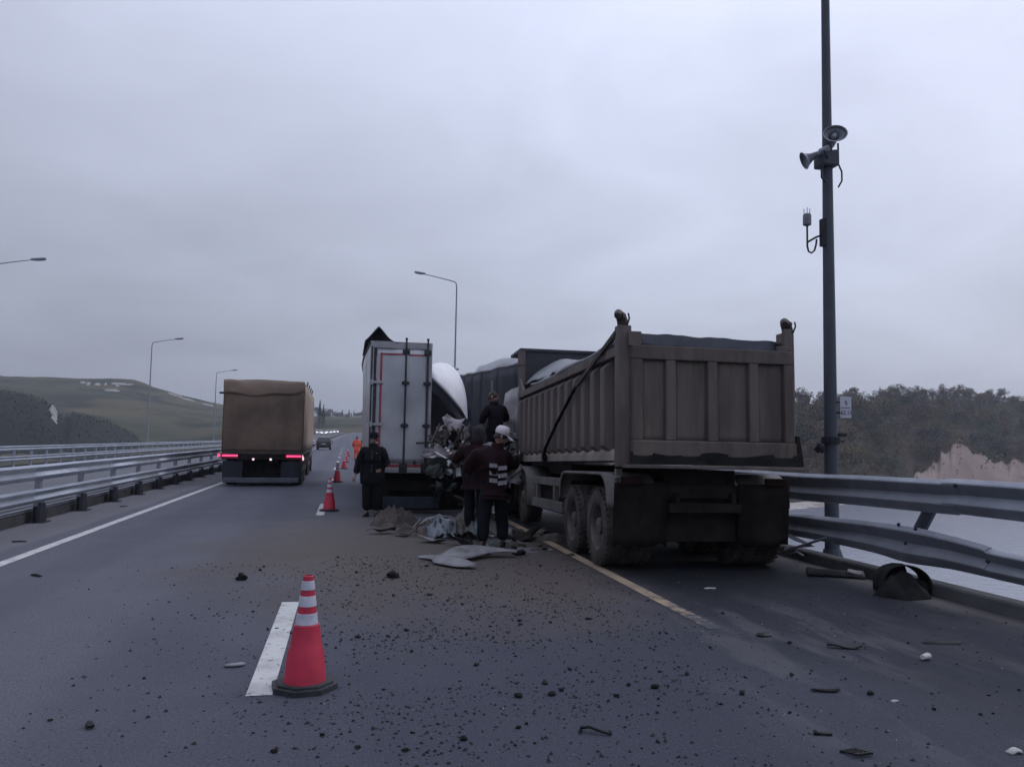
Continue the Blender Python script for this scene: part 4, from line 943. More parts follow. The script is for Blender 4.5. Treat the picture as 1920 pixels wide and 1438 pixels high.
# left side wall, bulged
def wl(u, v):
    y = u*TL; return (.0 - .13*sin(min(1,y/9)*PI)**1 *(.4+.6*v) + .015*nz((y*.6,v*3,0),1), y, lerp(ZB+.02, ZT-.03-.10*sin(min(1,y/12)*PI), v))
nseg = 9
for i in range(nseg):
    mb = MB(); mb.grid(lambda u, v: wl((i+u*.995)/nseg, v), 6, 10); mb.build('side_panel', M['trailer'], tr, solid=.03, smooth=60)
mb = MB(); mb.tube([(wl(i/14,1)[0]-.01, wl(i/14,1)[1], wl(i/14,1)[2]+.03) for i in range(15)], .04, 6); mb.build('roof_edge', M['rod'], tr)
mb = MB(); mb.bx(-.02,.1,.02,TL,ZB-.1,ZB+.03); mb.build('floor_rail', M['trailer_frame'], tr, bevel=.01)
# rear frame and the surviving door leaf
mb = MB(); mb.bx(-.02,.06,-.06,.06,ZB-.05,ZT); mb.build('door_post', M['trailer_frame'], tr, bevel=.01)
mb = MB(); mb.bx(.0,.03,-.075,-.06,ZB+.1,ZT-.1); mb.bx(.055,.125,-.055,-.02,ZB,ZT-.06); mb.build('door_seal', M['rod'], tr)
mb = MB(); mb.bx(-.02,1.38,-.07,.06,ZT-.14,ZT-.015); mb.bx(-.02,1.38,-.05,.1,ZT-.01,ZT+.02); mb.build('top_frame', M['trailer_frame'], tr, bevel=.01)
ld = empty('door', (0,0,0)); ld.parent = tr
mb = MB(); mb.grid(lambda u, v: (lerp(.13,1.32,u), -.045+.02*sin(u*PI)*sin(v*2*PI)+.022*nz((u*2.5,v*5,0),1)+.03*max(0,v-.6)*nz((u*6,v*8,3),1), lerp(ZB+.16,ZT-.15,v)), 12, 20); mb.build('door_panel', M['trailer'], ld, solid=.03, smooth=60)
mb = MB(); mb.bx(1.305,1.375,-.08,-.02,ZB-.05,ZT-.01); mb.build('door_edge', M['trailer_frame'], ld, bevel=.008)
mb = MB(); mb.bx(.13,1.3,-.075,-.03,ZB-.05,ZB+.05); mb.build('door_edge', M['trailer_frame'], ld, bevel=.008)
mb = MB(); mb.bx(.20,.25,-.072,-.066,ZB+.05,ZT-.24); mb.bx(.25,.80,-.072,-.066,ZT-.29,ZT-.25); mb.bx(.84,1.28,-.072,-.066,ZT-.30,ZT-.26); mb.build('contour_tape', M['red_tape'], ld)
mb = MB(); mb.bx(.14,.74,-.072,-.066,ZB+.07,ZB+.14); mb.bx(.84,1.22,-.072,-.066,ZB+.07,ZB+.15); mb.build('contour_tape', M['red_tape'], ld)
for x in (.78, 1.27):
    mb = MB(); mb.tube([(x,-.11,ZB-.03),(x,-.11,ZT+.10)], .022, 8); mb.lathe([(.03,0),(.03,.05)], 8, c=(x,-.11,ZT+.06))
    for z in (ZB+.05,ZB+1.02,ZB+1.98): mb.bx(x-.085,x+.085,-.12,-.06,z-.03,z+.03); mb.bx(x-.045,x+.045,-.15,-.08,z-.045,z+.045)
    mb.bx(x-.08,x+.08,-.12,-.06,ZT-.26,ZT-.16); mb.bx(x-.1,x+.08,-.13,-.06,ZB-.06,ZB+.16)
    mb.build('lock_rod', M['rod'], ld, bevel=.006)
for z in (ZB+1.03, ZB+1.98):
    mb = MB(); mb.bx(.0,.28,-.10,-.06,z-.03,z+.03); mb.lathe([(.035,-.06),(.035,.06)], 8, c=(.03,-.08,z)); mb.build('hinge', M['trailer_frame'], ld, bevel=.008)
mb = MB(); mb.bx(.42,.48,-.1,-.06,ZB+.14,ZB+.22); mb.bx(1.0,1.06,-.1,-.06,ZB+.14,ZB+.22); mb.build('door_handle', M['rod'], ld)
# roof: dark hump of tarp at the left corner
mb = MB()
def hump(u, v):
    x = lerp(-.14,.62,u); y = lerp(-.05,2.9,v)
    h = .42*max(0,1-abs(x-.16)/.36)**1.1*max(0,1-abs(v-.18)*1.25) + .04*nz((x*4,y*2,0),1)
    return (x-.04*v, y, ZT-.0-.02*v + max(-.06,h))
mb.grid(hump, 18, 18); mb.build('torn_roof_cover', M['tarp_dark'], tr, solid=.02, smooth=50)
inv = tr.matrix_basis if False else None
bpy.context.view_layer.update()
TI = tr.matrix_world.inverted()
def tl(p): return TI @ Vector(p)
# roof sheet hanging down over the torn side
UP = smoothpts([(1.894,18.124,3.431),(2.169,18.774,3.554),(2.489,19.422,3.573),(2.749,19.788,3.422),(2.907,19.777,3.122),(2.970,19.588,2.728),(2.953,19.221,2.201)], 4)
LO = smoothpts([(1.883,17.945,3.115),(2.009,17.928,2.994),(2.158,18.008,2.866),(2.336,18.186,2.718),(2.517,18.365,2.554),(2.703,18.645,2.389),(2.898,19.032,2.142)], 4)
mb = MB(); nU = len(UP)-1
def rs_(u, v):
    i = min(nU-1, int(u*nU)); f = u*nU-i; a = Vector(UP[i]).lerp(Vector(UP[i+1]), f); b_ = Vector(LO[i]).lerp(Vector(LO[i+1]), f)
    p = b_.lerp(a, v); p.y += -.28*sin(v*PI)*sin(u*PI*.9+.2); return tl(p)
mb.grid(rs_, 26, 8); mb.build('roof_sheet', M['sheet_white'], tr, solid=.025, smooth=60)['label'] = 'white roof sheet curled down over the torn side'
mb = MB(); mb.tube([tl(Vector(p)+Vector((0,-.05,-.03))) for p in LO], .045, 6); mb.build('roof_edge', M['tarp_dark'], tr, smooth=50)
# right side wall torn outwards, dark lining towards the camera
W0, W1, W2 = Vector((3.526,25.236,3.755)), Vector((3.939,22.793,3.727)), Vector((4.777,19.226,3.806))
def tw(u, v):
    p = W0.lerp(W1, u*2) if u < .5 else W1.lerp(W2, u*2-1)
    z0 = .75; q = Vector((p.x+.05*nz((u*6,v*3,0),1), p.y+.35*sin(v*3)*.3, lerp(z0, p.z+.02*sin(u*30), v))); return tl(q)
for i in range(6):
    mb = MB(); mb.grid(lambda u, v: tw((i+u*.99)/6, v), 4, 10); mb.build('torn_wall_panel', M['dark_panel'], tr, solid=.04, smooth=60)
mb = MB(); mb.tube([tw(i/12,1) for i in range(13)], .045, 6); mb.build('wall_top_rail', M['trailer_frame'], tr)
mb = MB()
mb.grid(lambda u, v: Vector(tw(.36+.6*u, 1)) + Vector((0,.15*v, .01+.24*sin(v*PI*.6)*sin(u*PI)**.6+.05*nz((u*4,v*2,0),1))), 16, 6); mb.build('roof_sheet', M['sheet_white'], tr, solid=.02, smooth=60)
mb = MB(); mb.tube([tl(Vector((4.011,21.574,3.369))), tl(Vector((4.029,21.613,2.795)))], .03, 6); mb.build('wall_strut', M['trailer_frame'], tr)
# inside: front bulkhead, floor, far wall, hanging torn sheets
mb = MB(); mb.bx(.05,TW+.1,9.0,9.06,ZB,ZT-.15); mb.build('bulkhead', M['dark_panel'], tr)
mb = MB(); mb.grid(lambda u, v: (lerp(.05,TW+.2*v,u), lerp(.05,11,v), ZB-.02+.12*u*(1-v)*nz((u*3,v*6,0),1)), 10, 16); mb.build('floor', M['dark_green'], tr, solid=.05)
mb = MB(); mb.grid(lambda u, v: (lerp(1.4,2.7,u)-.05*v, .9+1.2*u+.2*nz((u*2,v*2,0),1), lerp(ZB,2.95-.9*u,v)), 8, 8); mb.build('inner_sheet', M['dark_panel'], tr, solid=.03, smooth=50)
def crumple(name, c0, c1, c2, c3, amp, f, mt, parent, seed=0, n_=14, th=.015, wav=0, **k):
    mb = MB()
    def g(u, v):
        p = Vector(vl(vl(c0,c1,u), vl(c3,c2,u), v)); return p + Vector((nz(p,f,seed+1), nz(p,f,seed+4), nz(p,f,seed+7)))*amp + Vector((0,-wav*sin(v*PI)*sin(u*PI),0))
    mb.grid(g, n_, n_); return mb.build(name, mt, parent, solid=th, smooth=35)
crumple('torn_sheet', tl((2.217,17.639,2.148)), tl((2.626,17.752,2.209)), tl((2.786,17.444,1.769)), tl((2.252,17.258,1.663)), .14, 2.2, M['sheet_dirty'], tr, 3, wav=.15)
crumple('torn_sheet', tl((2.502,17.382,2.028)), tl((2.743,17.530,2.109)), tl((2.785,17.255,1.553)), tl((2.545,17.103,1.527)), .12, 2.4, M['sheet_dirty'], tr, 8, wav=.1)
mb = MB(); mb.grid(lambda u, v: tl(Vector(vl(vl((2.055,20.741,3.620),(3.206,20.563,2.724),u), vl((2.119,20.719,0.994),(3.397,20.445,1.017),u), v))+Vector((0,.2*nz((u*3,v*3,0),1),0))), 8, 8); mb.build('inner_sheet', M['dark_panel'], tr, solid=.03)  # dark sheet added behind the roof sheet as the interior's shade
mb = MB(); a = tl((2.582,16.952,2.070)); mb.box(a, (.14,.04,.14), (0,R(40),0)); mb.build('buckle_plate', M['rod'], tr)
crumple('crushed_rear_sill', tl((1.825,17.255,1.538)), tl((2.486,16.827,1.274)), tl((2.544,16.843,0.903)), tl((1.844,17.505,0.889)), .10, 1.8, M['dark_green'], tr, 5, wav=.1)
crumple('crushed_panel', tl((1.893,17.029,1.635)), tl((2.282,16.749,1.527)), tl((2.300,16.663,1.253)), tl((1.924,16.836,1.382)), .08, 2.5, M['sheet_dirty'], tr, 12)
strip_piece('bent_strip', [tl((1.888,16.737,1.430)),tl((2.014,16.614,1.354)),tl((2.121,16.544,1.300))], .09, M['sheet_white'], tr, 2)
strip_piece('bent_strip', [tl((2.187,16.759,1.665)),tl((2.268,16.648,1.551)),tl((2.225,16.662,1.482))], .06, M['sheet_dirty'], tr, 4)
crumple('pale_fragment', tl((2.316,16.670,1.116)), tl((2.596,16.608,1.144)), tl((2.521,16.539,0.917)), tl((2.332,16.583,0.868)), .08, 3, M['trailer'], tr, 15)
rgx = random.Random(21)
mb = MB()
for i in range(46):
    px = rgx.uniform(0,1); a = Vector((2.251,16.933,1.899)).lerp(Vector((2.648,16.495,1.148)), px) + Vector((rgx.uniform(-.25,.25), rgx.uniform(-.3,.3), rgx.uniform(-.25,.25)))
    d = Vector((rgx.gauss(0,1), rgx.gauss(0,.6), rgx.gauss(0,1))).normalized()*rgx.uniform(.08,.3)
    if i % 3: mb.bar(tl(a), tl(a+d), rgx.uniform(.015,.05), rgx.uniform(.01,.04))
    else: mb.tube([tl(a), tl(a+d*.5+Vector((0,0,.05))), tl(a+d)], rgx.uniform(.008,.02), 5)
o = mb.build('twisted_metal', M['rust'], tr); o['label'] = 'tangle of twisted frame metal at the torn right corner'
mb = MB()
for i in range(16):
    a = Vector((2.282,16.749,1.527)).lerp(Vector((2.564,16.406,1.196)), rgx.random()) + Vector((rgx.uniform(-.15,.15), rgx.uniform(-.2,.2), rgx.uniform(-.12,.12)))
    s_ = rgx.uniform(.03,.09); d1 = Vector((rgx.gauss(0,1),rgx.gauss(0,1),rgx.gauss(0,1))).normalized(); d2 = d1.orthogonal().normalized()
    mb.add([tl(a-d1*s_), tl(a+d2*s_*.6), tl(a+d1*s_), tl(a-d2*s_*.5)], [(0,1,2,3)])
mb.build('metal_shards', M['silver'], tr, solid=.008)
mangle('twisted_metal', 40, M['rust'], ((1.75,2.5),(16.7,17.6),(.9,1.9)), .08, .3, 'bar', tr, tl, 11)
mangle('torn_sheet', 7, M['sheet_dirty'], ((1.9,2.45),(16.9,17.7),(1.0,2.1)), .12, .3, 'sheet', tr, tl, 12)
mangle('torn_panel', 8, M['dark_green'], ((1.8,2.6),(16.5,17.4),(.4,1.2)), .15, .35, 'sheet', tr, tl, 13)
mangle('bright_fragment', 12, M['sheet_white'], ((1.8,2.5),(16.5,17.2),(.8,1.6)), .04, .13, 'sheet', tr, tl, 14)
# underside
mb = MB(); mb.grid(lambda u, v: (lerp(.02,2.45,u), .32+.03*sin(u*11)+.05*v, lerp(.06,.95,v)), 12, 4); mb.build('underside_shade', M['rubber'], tr, solid=.015)  # added black sheet standing in for the shade under the trailer
mb = MB()
for x in (.7,1.8): mb.bx(x-.07,x+.07,.3,12.5,.55,.93)
for y in (.4,1.6,2.8,4.0): mb.bx(.1,2.4,y-.05,y+.05,.8,.93)
mb.build('chassis_frame', M['chassis'], tr)
mb = MB(); mb.bx(.35,1.62,-.02,.1,.12,.38); mb.build('underrun_bar', mat('dull_blue_grey_bar', (.04,.05,.07), .7, 0, (.028,.035,.05), 4, spec=.2), tr, bevel=.01)
mb = MB(); mb.bx(.05,2.3,.15,.3,.5,.72); mb.bx(.25,.5,.1,.2,.2,.75); mb.bx(1.75,2.0,.1,.2,.2,.75); mb.build('bumper_beam', M['chassis'], tr, bevel=.02)
mb = MB(); mb.grid(lambda u, v: (lerp(.03,.42,u), .45+.04*sin(u*6), lerp(.05,.62,v)), 5, 5); mb.build('mud_flap', mat('reddish_black_flap', (.02,.008,.01), .8, spec=.15), tr, solid=.015)
for y in (1.9, 3.2, 4.5):
    wheel(tr, .12, y, .5, .5, .34, -1); wheel(tr, 2.4, y, .5, .5, .34, 1)

# ------------------------------------------------------------------ brown tarpaulin truck
bt = tag(empty('tarpaulin_truck', (-2.74,27.3,0), R(.6)), 'brown tarpaulin covered truck driving away in the left lane with red tail lamps', 'truck')
BW, BT_, BB, BL = 1.29, 3.50, 1.17, 10.2
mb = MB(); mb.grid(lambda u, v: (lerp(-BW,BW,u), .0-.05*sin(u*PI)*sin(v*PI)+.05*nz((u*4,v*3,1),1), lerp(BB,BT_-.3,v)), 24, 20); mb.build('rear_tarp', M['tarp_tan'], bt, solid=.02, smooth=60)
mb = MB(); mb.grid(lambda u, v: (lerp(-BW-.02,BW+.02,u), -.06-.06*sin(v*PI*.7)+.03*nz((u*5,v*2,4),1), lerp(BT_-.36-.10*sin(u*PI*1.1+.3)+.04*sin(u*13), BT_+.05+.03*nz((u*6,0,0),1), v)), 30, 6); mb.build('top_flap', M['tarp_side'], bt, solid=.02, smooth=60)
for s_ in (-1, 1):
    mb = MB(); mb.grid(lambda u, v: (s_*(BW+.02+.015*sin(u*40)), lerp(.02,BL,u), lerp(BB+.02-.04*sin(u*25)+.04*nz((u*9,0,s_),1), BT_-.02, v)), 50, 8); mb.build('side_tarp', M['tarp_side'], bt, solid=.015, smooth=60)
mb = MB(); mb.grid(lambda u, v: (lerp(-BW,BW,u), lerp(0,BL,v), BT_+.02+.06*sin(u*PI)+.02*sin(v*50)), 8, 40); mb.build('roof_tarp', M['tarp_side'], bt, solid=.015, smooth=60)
mb = MB(); mb.bx(-BW,BW,BL-.05,BL+.02,BB,BT_); mb.build('front_board', M['chassis'], bt)
for i, y in enumerate((2.6,4.4,6.2,8.0)):
    mb = MB(); mb.tube([(BW-.02,y,BT_),(BW+.02,y,BT_+.2),(BW+.0,y+.15,BT_+.24),(BW-.05,y+.3,BT_+.02)], .015, 5); mb.build('cover_hoop', M['chassis'], bt)
mb = MB(); mb.bx(-BW-.16,-BW-.02,-.02,.04,BT_-.42,BT_-.36); mb.build('cover_handle', M['chassis'], bt)
mb = MB(); mb.bx(-BW,BW,.05,BL,BB-.12,BB-.01); mb.bx(-BW,BW,-.06,.04,BB-.09,BB); mb.build('bed_frame', M['rust'], bt, bevel=.01)
mb = MB(); mb.bx(-BW,BW,-.05,.02,.9,1.06); mb.build('lamp_board', M['chassis'], bt)
for s_ in (-1,1):
    mb = MB(); mb.bx(s_*.78,s_*1.27,-.075,-.05,.995,1.055); mb.build('tail_lamp', M['red_lamp'], bt)
    mb = MB(); mb.bx(s_*.78,s_*1.28,-.06,-.045,.93,1.09); mb.build('tail_lamp_housing', mat('dark_red_lens', (.16,.012,.03), .35), bt)
    mb = MB(); mb.lathe([(.04,-.07),(.032,-.085)], 12, c=(s_*.28,0,.91), axis='Y'); mb.build('reversing_lamp', M['white_lamp'], bt)
    mb = MB(); mb.grid(lambda u, v: (s_*lerp(.62,1.25,u), -.0+.03*sin(u*7), lerp(.25,.85,v)), 6, 5); mb.build('mud_flap', mat('greyish_flap', (.035,.038,.048), .85, spec=.15), bt, solid=.015)
for z, y in ((1.0,.25),(.92,.35),(.92,.9)):
    mb = MB(); mb.bx(BW-.0,BW+.03,y,y+.07,z-.05,z+.05); mb.build('side_marker', M['white_lamp'], bt)
mb = MB(); mb.bx(-BW-.13,-BW-.05,-.05,.0,.98,1.08); mb.build('side_marker', M['red_lamp'], bt)
mb = MB(); mb.bx(-1.22,1.2,-.12,-.04,.13,.30); mb.build('underrun_bar', mat('grey_bar', (.115,.125,.15), .8, 0, (.075,.08,.1), 3), bt, bevel=.02)
mb = MB()
for s_ in (-.45,.45): mb.bx(s_-.06,s_+.06,.1,BL,.75,1.04)
mb.bx(-1.1,1.1,.5,.7,.5,.62); mb.build('chassis_frame', M['chassis'], bt)
mb = MB(); mb.grid(lambda u, v: (lerp(-1.2,1.2,u), .42+.03*sin(u*11)+.05*v, lerp(.10,.98,v)), 12, 4); mb.build('underside_shade', M['rubber'], bt, solid=.015)  # full-width black sheet added as the darkness between the wheels
for y in (1.2,2.5,3.8):
    for s_ in (-1,1): wheel(bt, s_*1.25, y, .5, .5, .34, s_)
for y in (8.2,9.4,12.6):
    for s_ in (-1,1): wheel(bt, s_*1.22, y, .5, .5, .32, s_)
mb = MB(); mb.bx(-1.22,1.22,10.9,13.2,.7,3.3); mb.build('cab', mat('truck_cab_paint', (.12,.12,.14), .4), bt, bevel=.1)
mb = MB(); mb.bx(-1.1,1.1,10.87,10.9,2.0,2.9); mb.build('rear_window', M['car_glass'], bt)

# ------------------------------------------------------------------ cars
def car(loc, rz_, paint, label, front=False, group=None, suv=True, wd=.92):
    o = tag(empty('parked_car' if front else 'car', loc, rz_), label, 'car', group)
    hgt = 1.68 if suv else 1.48
    # body: y forward 0(rear) .. 4.5
    mb = MB()
    low = [(0.0,.42),(0.02,.80),(.05,1.0),(3.3,.98),(4.25,.88),(4.5,.70),(4.5,.36),(4.0,.28),(.4,.28)]
    secs = [(-wd,0),(-wd*.97,.04),(wd*.97,.04),(wd,0)]
    for k_, (x, ins) in enumerate(((-wd*.985,.0),(wd*.985,.0))): pass
    mb.prism(low, -wd, wd, 'X')
    body = mb.build('body', paint, o, bevel=.07)
    mb = MB(); zr_ = hgt
    ro = [(.12,.99),(.38,zr_-.08),(.7,zr_),(2.2,zr_),(2.6,zr_-.05),(3.35,.97)]
    n_ = len(ro); vs = [( -wd*(.97 if z < 1.1 else .78), y, z) for y, z in ro] + [(wd*(.97 if z < 1.1 else .78), y, z) for y, z in ro]
    mb.add(vs, [tuple(range(n_)), tuple(range(2*n_-1, n_-1, -1))] + [(i, i+1, n_+i+1, n_+i) for i in range(n_-1)])
    mb.build('cabin', paint, o, bevel=.05)
    mb = MB()
    mb.add([(-wd*.82,.14,1.06),(wd*.82,.14,1.06),(wd*.68,.345,hgt-.14),(-wd*.68,.345,hgt-.14)], [(0,1,2,3)]); mb.v = [(x, y-.03, z) for x, y, z in mb.v]; mb.build('rear_window', M['car_glass'], o, solid=.01)
    mb = MB(); mb.add([(-wd*.84,3.27,1.06),(wd*.84,3.27,1.06),(wd*.7,2.72,hgt-.12),(-wd*.7,2.72,hgt-.12)], [(0,1,2,3)]); mb.v = [(x, y+.05, z+.03) for x, y, z in mb.v]; mb.build('windscreen', M['car_glass'], o, solid=.01)
    for s_ in (-1,1):
        mb = MB(); mb.add([(s_*wd*.965,.45,1.07),(s_*wd*.965,2.95,1.07),(s_*wd*.80,2.5,hgt-.13),(s_*wd*.80,.65,hgt-.13)], [(0,1,2,3)]); mb.v = [(x+s_*.015, y, z) for x, y, z in mb.v]; mb.build('side_window', M['car_glass'], o, solid=.01)
        for y in (.85,3.55): wheel(o, s_*wd*.98, y, .34, .34, .2, s_)
        mb = MB(); mb.bx(s_*wd*.99,s_*(wd+.2),2.75,2.85,1.02,1.16); mb.build('wing_mirror', paint, o, bevel=.02)
        mb = MB(); mb.bx(s_*.58,s_*.88,-.02,.05,.78,.98); mb.build('tail_lamp', mat('car_tail_lens', (.12,.012,.016), .3), o, bevel=.01)
        mb = MB(); mb.bx(s_*.5,s_*.86,4.44,4.53,.62,.80); mb.build('headlight', M['head_lamp'] if front else M['plate'], o, bevel=.02)
    mb = MB(); mb.bx(-.26,.26,-.03,-.01,.7,.81); mb.build('number_plate', M['plate'], o)
    mb = MB(); mb.bx(-wd*.96,wd*.96,-.06,.1,.34,.56); mb.build('bumper', M['debris'], o, bevel=.03)
    return o
car((-2.85,104,0), 0, M['car_dark'], 'dark estate car driving away ahead of the brown truck')
GC = 'white vehicles queuing far ahead on the opposite carriageway'
for i, (px, y) in enumerate(((599,300),(608,292),(617,310),(623,318),(630,330))):
    x = (px-649.2)/1450*y*1.0
    rz0 = rz(y)
    car((x, y+2, rz0+.2), PI+R(4), M['car_white'], ('white vehicle far ahead, leftmost of the queue beside the brown truck','white vehicle far ahead, brightest of the queue above the dark car','white vehicle third from left in the queue above the dark car','white vehicle fourth from left in the queue above the dark car','white vehicle at the right end of the queue above the dark car')[i], True, GC, suv=(i % 2 == 0), wd=1.0)
# ------------------------------------------------------------------ traffic cones
def cone(loc, rz_, label, tilt=(0,0)):
    o = tag(empty('traffic_cone', loc, rot=(tilt[0], tilt[1], rz_)), label, 'traffic cone', 'traffic cones closing the lane')
    if not cone.c:
        mb = MB(); s_ = .20; pl = []
        for i in range(8):
            a = PI/8+i*PI/4; pl.append((s_/cos(PI/8)*cos(a)*1.05, s_/cos(PI/8)*sin(a)*1.05))
        mb.prism(pl, 0, .035, 'Z'); mb.prism([(x*.86, y*.86) for x, y in pl], .035, .05, 'Z'); cone.c['base'] = mb.mesh('base', M['cone_base'])
        def rad(z): return lerp(.118, .03, (z-.045)/.735)
        mb = MB(); mb.lathe([(.142,.045),(.138,.06),(.122,.24),(.108,.27),(rad(.42)+.014,.42),(rad(.42),.425)], 28, cap=False); cone.c['skirt'] = mb.mesh('skirt', M['cone_red'], 40)
        mb = MB(); mb.lathe([(rad(.4),.4),(rad(.745),.745),(.026,.75),(.026,.735),(.02,.72)], 28, cap=False); cone.c['body'] = mb.mesh('body', M['cone_red'], 40)
        for i, (a, b_) in enumerate(((.425,.50),(.545,.615),(.655,.715))):
            mb = MB(); mb.lathe([(rad(a)+.001,a),(rad(a)+.004,a+.002),(rad(b_)+.004,b_-.002),(rad(b_)+.001,b_)], 28, cap=False); cone.c['band%d' % i] = mb.mesh('reflective_band', M['cone_white'], 40)
    for k_, me in cone.c.items(): link(me.name.split('.')[0], me, o)
    return o
cone.c = {}
cone((-0.223,5.568,0), R(8), 'nearest and largest red traffic cone with white bands beside the lane dash')
cone((-0.331,18.427,0), R(30), 'second nearest traffic cone, left of the man in black')
cone((-0.283,30.091,0), R(15), 'third traffic cone along the row, beyond the second')
cone((-0.062,42.720,0), R(50), 'fourth traffic cone along the row, slightly right of the third')
cone((0.031,53.524,0), R(10), 'fifth traffic cone along the row, small and distant')
cone((0.188,71.692,0), R(25), 'farthest traffic cone of the row, at the feet of the worker in orange')

# ------------------------------------------------------------------ people
M['hood_grey'] = mat('dark_grey_hood', (.045,.042,.046), .85, 0, (.03,.028,.032), 8, bump=.3, spec=.1)
def skin_mesh(verts, edges, radii, sub=2, root=0):
    me = bpy.data.meshes.new('tmp'); me.from_pydata([tuple(v) for v in verts], edges, [])
    o = bpy.data.objects.new('tmp', me); col.objects.link(o)
    q = o.modifiers.new('s', 'SKIN'); q.use_smooth_shade = True; q.branch_smoothing = .6
    for i, sv in enumerate(me.skin_vertices[0].data):
        r = radii[i]; sv.radius = r if isinstance(r, tuple) else (r, r); sv.use_root = (i == root)
    q = o.modifiers.new('u', 'SUBSURF'); q.levels = sub; q.render_levels = sub
    dg = bpy.context.evaluated_depsgraph_get(); dg.update()
    m2 = bpy.data.meshes.new_from_object(o.evaluated_get(dg)); bpy.data.objects.remove(o); bpy.data.meshes.remove(me)
    return m2
def mesh_obj(name, me, mt, parent):
    me.name = name; me.materials.clear(); me.materials.append(mt); o = bpy.data.objects.new(name, me); col.objects.link(o); o.parent = parent; return o
cl_tex = bpy.data.textures.new('cloth_folds', 'CLOUDS'); cl_tex.noise_scale = .11; cl_tex.noise_depth = 2
def folds(o, s_=.018):
    q = o.modifiers.new('folds', 'DISPLACE'); q.texture = cl_tex; q.strength = s_; q.mid_level = .5; q.texture_coords = 'LOCAL'
def hand_mb(wrist, elbow, side, fwd, k_=1.0):
    """palm and five bent fingers continuing the forearm; fwd = direction the fingers curl towards"""
    mb = MB(); w_ = Vector(wrist); d = (w_-Vector(elbow)).normalized(); f = Vector(fwd); f = (f - d*f.dot(d)).normalized(); s_ = d.cross(f)*side
    mb.tube([w_-d*.02, w_+d*.03*k_, w_+d*.085*k_], [.026*k_,.036*k_,.036*k_], 8, flat=.5)
    for i, (off, ln_) in enumerate(((-.027,.062),(-.009,.075),(.009,.070),(.026,.055))):
        b_ = w_+d*.082*k_+s_*off*k_; mb.tube([b_, b_+d*ln_*.45*k_+f*.006, b_+d*ln_*.8*k_+f*.022*k_, b_+d*ln_*.9*k_+f*.04*k_], [.010*k_,.0095*k_,.009*k_,.006*k_], 6)
    b_ = w_+d*.03*k_-s_*.034*k_; mb.tube([b_, b_+d*.03*k_-s_*.018*k_+f*.01, b_+d*.058*k_-s_*.02*k_+f*.026*k_], [.013*k_,.011*k_,.007*k_], 6)
    return mb
def head_mb(c, yaw_, tilt=0, k_=1.0):
    mb = MB(); q = Matrix.Rotation(yaw_, 3, 'Z') @ Matrix.Rotation(tilt, 3, 'X')
    mb.M = Matrix.Translation(Vector(c)) @ q.to_4x4()
    vs = []; n_, m_ = 18, 14
    for i in range(m_+1):
        ph = PI*i/m_
        for j in range(n_):
            th = 2*PI*j/n_; x, y, z = sin(ph)*cos(th), sin(ph)*sin(th), cos(ph)
            w_ = .074*(1-.22*max(0,-z)); dpt = .095*(1-.12*max(0,-z)*(1 if y > 0 else 0)); vs.append((x*w_*k_, (y*dpt - (.012 if z < -.3 and y < 0 else 0))*k_, z*.118*k_))
    mb.add(vs, [(i*n_+j, (i+1)*n_+j, (i+1)*n_+(j+1)%n_, i*n_+(j+1)%n_) for i in range(m_) for j in range(n_)])
    mb.tube([(0,-.09*k_,.022*k_),(0,-.106*k_,-.005*k_),(0,-.112*k_,-.022*k_),(0,-.093*k_,-.03*k_)], [.009*k_,.012*k_,.016*k_,.010*k_], 8)
    mb.tube([(-.024*k_,-.092*k_,-.055*k_),(0,-.099*k_,-.053*k_),(.024*k_,-.092*k_,-.055*k_)], [.004,.008,.004], 6)
    for s_ in (-1,1):
        mb.blob((s_*.077*k_,.008*k_,-.008*k_), (.012*k_,.022*k_,.034*k_), 1, .1)
        mb.tube([(s_*.05*k_,-.078*k_,.036*k_),(s_*.018*k_,-.09*k_,.034*k_)], .006*k_, 5)
    mb.cur = 1
    for s_ in (-1,1): mb.blob((s_*.031*k_,-.083*k_,.018*k_), (.014*k_,.009*k_,.008*k_), 1, .0)
    mb.cur = 0
    return mb
